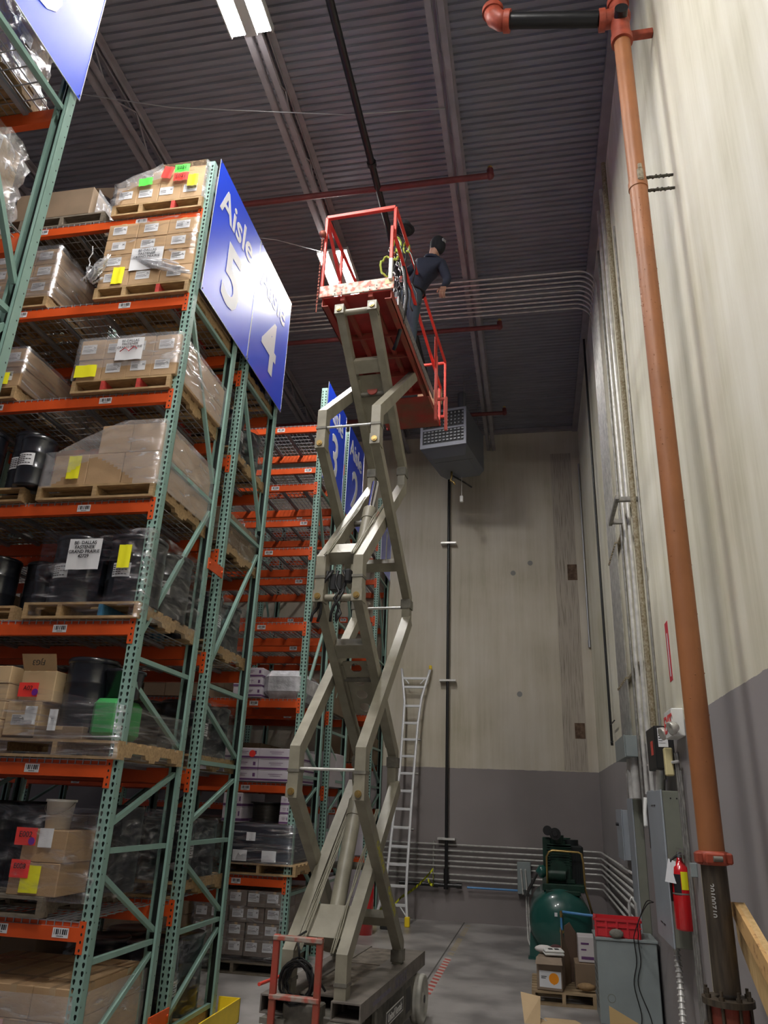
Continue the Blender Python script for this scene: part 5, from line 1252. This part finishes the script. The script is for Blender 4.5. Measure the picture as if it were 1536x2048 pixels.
for z_ in (1.42,4.44,7.46): part('pipe_clamp',M().bb(-.17,.17,-.05,.12,z_-.02,z_+.02,.003),steel,t)
# ------------------------------------------------------------ unit heater
t=thing('unit_heater','dark grey louvred unit heater hung under the roof near the back wall','heater',(-2.06,13.2,8.50),math.radians(-11))
W_,D_,H_h=.95,1.35,.92
m=M(); m.bb(0,W_,.02,D_,.10,H_h,.01); m.add([(0,.02,.10),(W_,.02,.10),(W_,D_,.10),(0,D_,.10),(.15,.3,.0),(W_-.1,.3,.0),(W_-.1,D_,.0),(.15,D_,.0)],[(0,1,5,4),(1,2,6,5),(2,3,7,6),(3,0,4,7),(4,5,6,7)])
part('heater_body',m,heater,t)
m=M(); m.bx(0,W_,0,.03,.10,.18); m.bx(0,W_,0,.03,H_h-.05,H_h); m.bx(0,.05,0,.03,.18,H_h-.05); m.bx(W_-.05,W_,0,.03,.18,H_h-.05); m.bx(.05,W_-.05,.0,.03,.48,.52)
part('face_frame',m,heaterl,t); part('face_recess',M().bx(.05,W_-.05,.018,.022,.18,H_h-.05),ink,t)
m=M()
for zz in (.22,.29,.36,.43): 
    for i in range(11): m.bb(.08+i*.077,.135+i*.077,-.008,.015,zz,zz+.035,.006)
for zz in (.56,.64,.72,.80):
    for i in range(11): m.ball((.11+i*.077,.0,zz+.02),.022,n=8)
part('louvre_grille',m,mat('louvre_metal',(.42,.43,.46),.3,.7),t)
part('seam_lines',M().bx(.14,.94,.5,.505,-.002,0),ink,t)
part('hanger_rods',M().cyl((.1,.2,H_h),(.1,.2,1.76),.007,6).cyl((W_-.1,.2,H_h),(W_-.1,.2,1.76),.007,6).cyl((W_-.1,D_-.1,H_h),(W_-.1,D_-.1,1.76),.007,6),steeld,t)
part('flue_pipe',M().cyl((.6,.9,H_h),(.6,.9,1.76),.09,18),heater,t)
m=M().tube([(.35,1.0,.0),(.35,1.0,-.12),(.33,1.0,-.20),(.40,1.0,-.24),(.42,1.0,-.3)],.022,8); part('gas_valve',m,brass,t)
m=M().cyl((.48,1.3,0.1),(.48,1.3,-.45),.006,6).bb(.445,.515,1.27,1.33,-.58,-.44,.01); part('pull_switch',m,white,t)
part('gas_feed',M().tube([(.35,1.1,-.05),(.45,1.6,.0),(.5,2.0,.05)],.018,8),blackp,t)
# ------------------------------------------------------------ ladder leaning on the back wall
t=thing('ladder','long aluminium ladder with yellow feet leaning on the back wall','ladder',(-2.42,15.05,0))
# local frame: s along the ladder
A=Vector((-.10,-.36,.05)); B=Vector((.0,.60,4.68)); 
def LP(x,s): p=A.lerp(B,s); return Vector((p.x+x,p.y,p.z))
L1=[(-.40,.0),(-.27,.10),(-.235,.18),(-.20,.40),(-.16,.55),(-.17,.76),(-.18,.85),(-.30,1.0)]
R1=[(.20,.0),(.14,.10),(.13,.18),(.12,.40),(.12,.55),(.13,.76),(.17,.87),(.31,1.0)]
def side(Pp):
    m=M(); p=[LP(x,s) for x,s in Pp]; fine=[]
    for i in range(len(p)-1):
        for k in range(4): fine.append(p[i].lerp(p[i+1],k/4))
    fine.append(p[-1]); m.tube(fine,.032,4); return m
part('side_rail',side(L1),ladderm,t); part('side_rail',side(R1),ladderm,t)
def interp(Pp,s):
    for (a,sa),(b,sb) in zip(Pp,Pp[1:]):
        if sa<=s<=sb: return a+(b-a)*(s-sa)/(sb-sa)
for s in (.06,.125,.20,.265,.335,.405,.475,.545,.615,.685,.755,.83,.915,.955):
    a=LP(interp(L1,s),s); b=LP(interp(R1,s),s); part('rung',M().bb(a.x,b.x,a.y-.025,a.y+.025,a.z-.024,a.z+.024,.006),ladderm,t)
part('spreader_brace',M().cyl(LP(.19,.02),LP(.03,.06),.012,8).cyl(LP(-.38,.02),LP(-.2,.06),.012,8).cyl(LP(.28,.97),LP(.12,.93),.012,8).cyl(LP(-.28,.97),LP(-.12,.93),.012,8),ladderm,t)
for x in (-.40,.20):
    p=LP(x,0); part('ladder_foot',M().bb(p.x-.045,p.x+.045,p.y-.045,p.y+.045,-.0,.16,.012),yelp,t)
p=LP(.31,1.0); part('ladder_tip',M().bb(p.x-.03,p.x+.03,p.y-.03,p.y+.03,p.z-.02,p.z+.07,.01),yelp,t)
for s,x in ((.545,.15),(.685,.15),(.33,.14)): p=LP(x,s); part('lock_knob',M().cyl(p,p+Vector((.06,0,0)),.022,10),steeld,t)
# caution tape
m=M()
def ribbon(m,pts,w=.05):
    v=[];f=[]
    for i,p in enumerate(pts): v.append((p[0],p[1],p[2]-w/2)); v.append((p[0]+.01,p[1]-.02*math.sin(i*1.7),p[2]+w/2))
    for i in range(len(pts)-1): f.append((2*i,2*i+2,2*i+3,2*i+1)); f.append((2*i+1,2*i+3,2*i+2,2*i))
    m.add(v,f,0,True)
def arc(a,b,sag,n=12):
    a=Vector(a);b=Vector(b); return [a.lerp(b,i/n)+Vector((0,0,-sag*4*(i/n)*(1-i/n))) for i in range(n+1)]
ribbon(m,arc((-2.0,15.6,.88),(-2.52,15.2,.42),.05),.055); ribbon(m,arc((-2.52,15.2,.42),(-2.95,14.2,.02),.03),.05); ribbon(m,arc((-2.0,15.6,.88),(-1.98,15.55,.62),.0,4),.05); ribbon(m,arc((-1.98,15.58,.62),(-2.08,15.5,.72),.04,4),.05)
m.v=[(a,b,max(.004,c)) for a,b,c in m.v]
solo('caution_tape',m,caut,'yellow caution tape tied to the wall pipes and trailing to the floor','tape')
m=M(); ribbon(m,arc((-3.0,13.2,.02),(-2.75,14.55,.30),.06),.09); m.v=[(a,b,max(.004,c)) for a,b,c in m.v]
solo('caution_tape',m,caut,'loose heap of yellow tape left of the ladder foot','tape')
m=M().tube([(-.03,0,0),(.0,.02,.03),(.04,0,-.03)],.012,6).tube([(.0,.02,.0),(.05,-.02,.05)],.01,6)
solo('caution_tape',m,caut,'small knot of yellow tape on a green rack brace','tape',loc=(-3.09,9.98+.9,1.22))
t=thing('cordless_tool','yellow and black cordless tool on the floor at the ladder foot','power tool',(-2.62,14.3,0))
part('tool_body',M().bb(-.10,.10,-.08,.08,.0,.13,.012),black,t); part('battery',M().bb(-.06,.06,-.05,.05,.13,.28,.02),yelp,t); part('handle_grip',M().tube([(-.07,0,.2),(-.08,0,.32),(0,0,.34),(.08,0,.32),(.07,0,.2)],.016,8),black,t); part('red_button',M().cyl((.10,-.04,.05),(.16,-.06,.05),.035,12),redb,t)
# ------------------------------------------------------------ goods by the transformer
pt_=pallet(-.13,9.83,0,'low pallet of odds and ends in front of the green tank',W=.70,D=.95,wd=mat('light_pallet_wood',(.40,.29,.17),.8,c2=(.25,.18,.10),vs=5,bump=.3))
t=thing('open_carton','brown carton with orange balloon label on the low pallet','box',(-.07,9.86,.14),math.radians(-8))
part('carton_body',M().bb(0,.28,0,.32,0,.32,.005),cardd if False else mat('grey_brown_card',(.27,.205,.15),.8,var=.1,vs=4),t)
part('flap',M().add([(.0,-.0,.32),(.28,-.0,.32),(.30,-.09,.27),(.0,-.08,.26)],[(0,1,2,3),(3,2,1,0)]),MATS['grey_brown_card'],t)
lb=part('white_label',M().bx(.03,.27,-.003,0,.03,.19),paper,t)
m=M().cyl((.19,-.004,.12),(.19,-.003,.12),.055,24); m.add([(.18,-.0038,.06),(.20,-.0038,.06),(.192,-.0038,.075)],[(0,1,2)])
part('orange_balloon_print',m,mat('orange_print',(.95,.33,.01),.5),lb); part('label_lines',M().bx(.05,.11,-.0045,-.003,.13,.137).bx(.05,.10,-.0045,-.003,.115,.122),ink,lb)
t=thing('binder_stack','stack of two white instruction binders on the balloon carton','book',(.03,9.86,.475),.15)
for k in range(2): part('binder',M().bb(0,.22,0,.2,k*.03,k*.03+.027,.01),white,t)
part('printed_squares',M().bx(.05,.10,.04,.12,.057,.0585).bx(.12,.17,.04,.12,.057,.0585),ink,t)
solo('paper_bag',M().ball((0,0,0),.09,n=12,sc_=(1.2,.8,.45)),mat('white_bag',(.66,.62,.60),.7,bump=.8,bs=12),'crumpled white bag behind the binders','bag',loc=(.02,10.08,.51))
solo('rolled_cloth',M().ball((0,0,0),.07,n=12,sc_=(1.2,.8,.7)),mat('maroon_cloth',(.08,.03,.03),.9,bump=.8,bs=14),'dark maroon cloth beside the white bag','cloth',loc=(.16,10.12,.51))
solo('cardboard_sheet',M().prism([(0,0),(.30,0),(.30,.25),(.24,.33),(.0,.60)],0,.008,'y'),cardd,'dull cardboard sheet standing between the cartons','cardboard',loc=(.22,10.05,.145),rot=(0,0,math.radians(70)))
solo('leaning_board',M().prism([(0,0),(.22,0),(.16,.50),(.07,.62),(0,.58)],0,.01,'y'),mat('brown_board',(.13,.085,.06),.7),'dark brown pointed board leaning toward the green tank','board',loc=(.27,10.35,.145),rot=(0,0,math.radians(28)))
solo('printed_carton',M().bb(0,.22,0,.3,0,.26,.005).bx(.03,.17,-.002,0,.03,.06,1).bx(.03,.12,-.002,0,.18,.20,1).bx(.03,.09,-.002,0,.12,.135,1),[mat('white_print_carton',(.62,.58,.58),.6),purple],'white carton with barcode between tank and grey cabinet','box',loc=(.41,10.1,.40))
solo('brown_carton',M().bb(0,.30,0,.5,0,.25,.005),cardd,'brown carton under the white barcode carton','box',loc=(.36,10.05,.145))
solo('crumpled_paper',M().ball((0,0,0),.08,n=12,sc_=(1.3,.8,.5)),mat('kraft_paper',(.30,.19,.09),.8,var=.3,vs=12,bump=1,bs=18),'crumpled kraft paper on the low pallet edge','paper',loc=(.47,9.93,.19))
m=M().add([(0,0,0),(.16,0,0),(.19,.10,.22),(.0,.18,.24),(.42,-.02,.012),(.42,-.30,.012),(.1,-.32,.012)],[(0,1,2,3),(3,2,1,0)])
solo('cardboard_scrap',m,cardp,'upright cardboard flap on the floor at the bottom edge','cardboard',loc=(-.20,8.98,.0),rot=(0,0,.2))
solo('cardboard_scrap',M().prism([(0,0),(.36,.0),(.40,.3),(.34,.42),(.04,.42),(-.02,.3)],.0,.006,'z'),cardp,'rounded cardboard sheet flat on the floor at the bottom edge','cardboard',loc=(-.03,8.85,.0))
t=solo('cardboard_scrap',M().prism([(0,0),(.34,0),(.34,.10),(.0,.26)],0,.008,'y'),mat('tan_card',(.55,.38,.17),.7),'tan cardboard flap leaning at the foot of the grey cabinet','cardboard',loc=(.62,8.75,0),rot=(-.1,0,0))
solo('red_cone',M().lathe([(0,0),(.05,0),(.045,.06),(0,.10)],16),redr,'small dark red cone on the floor by the grey cabinet','cone',loc=(.88,9.15,0))
solo('thin_rod',M().cyl((0,0,.008),(.22,-.42,.008),.006,6),white,'thin white rod lying on the floor by the scraps','rod',loc=(-.2,9.55,0))
# ------------------------------------------------------------ floor tape
m=M(); r=random.Random(2); y=9.9; x=-1.31
while y<15.5:
    worn=y>12.0; h=.05 if worn else .095
    if not worn or r.random()<.8: m.add([(x-.045,y,.002),(x+.045,y-.07,.002),(x+.045,y-.07+h,.002),(x-.045,y+h,.002)],[(0,1,2,3)],2 if worn else 0)
    if not worn: m.add([(x-.045,y+.095,.002),(x+.045,y+.025,.002),(x+.045,y+.12,.002),(x-.045,y+.19,.002)],[(0,1,2,3)],1)
    y+=.19 if not worn else .12
solo('floor_tape',m,[mat('red_tape',(.50,.10,.08),.6),mat('white_tape',(.52,.49,.46),.6),mat('worn_tape',(.52,.42,.24),.7)],'red and white striped floor tape, worn away toward the back wall','tape')
struct('trim_12',M().bx(-1.42,-1.40,9.0,YB,.0,.0012),mat('floor_joint',(.10,.095,.09),.8))
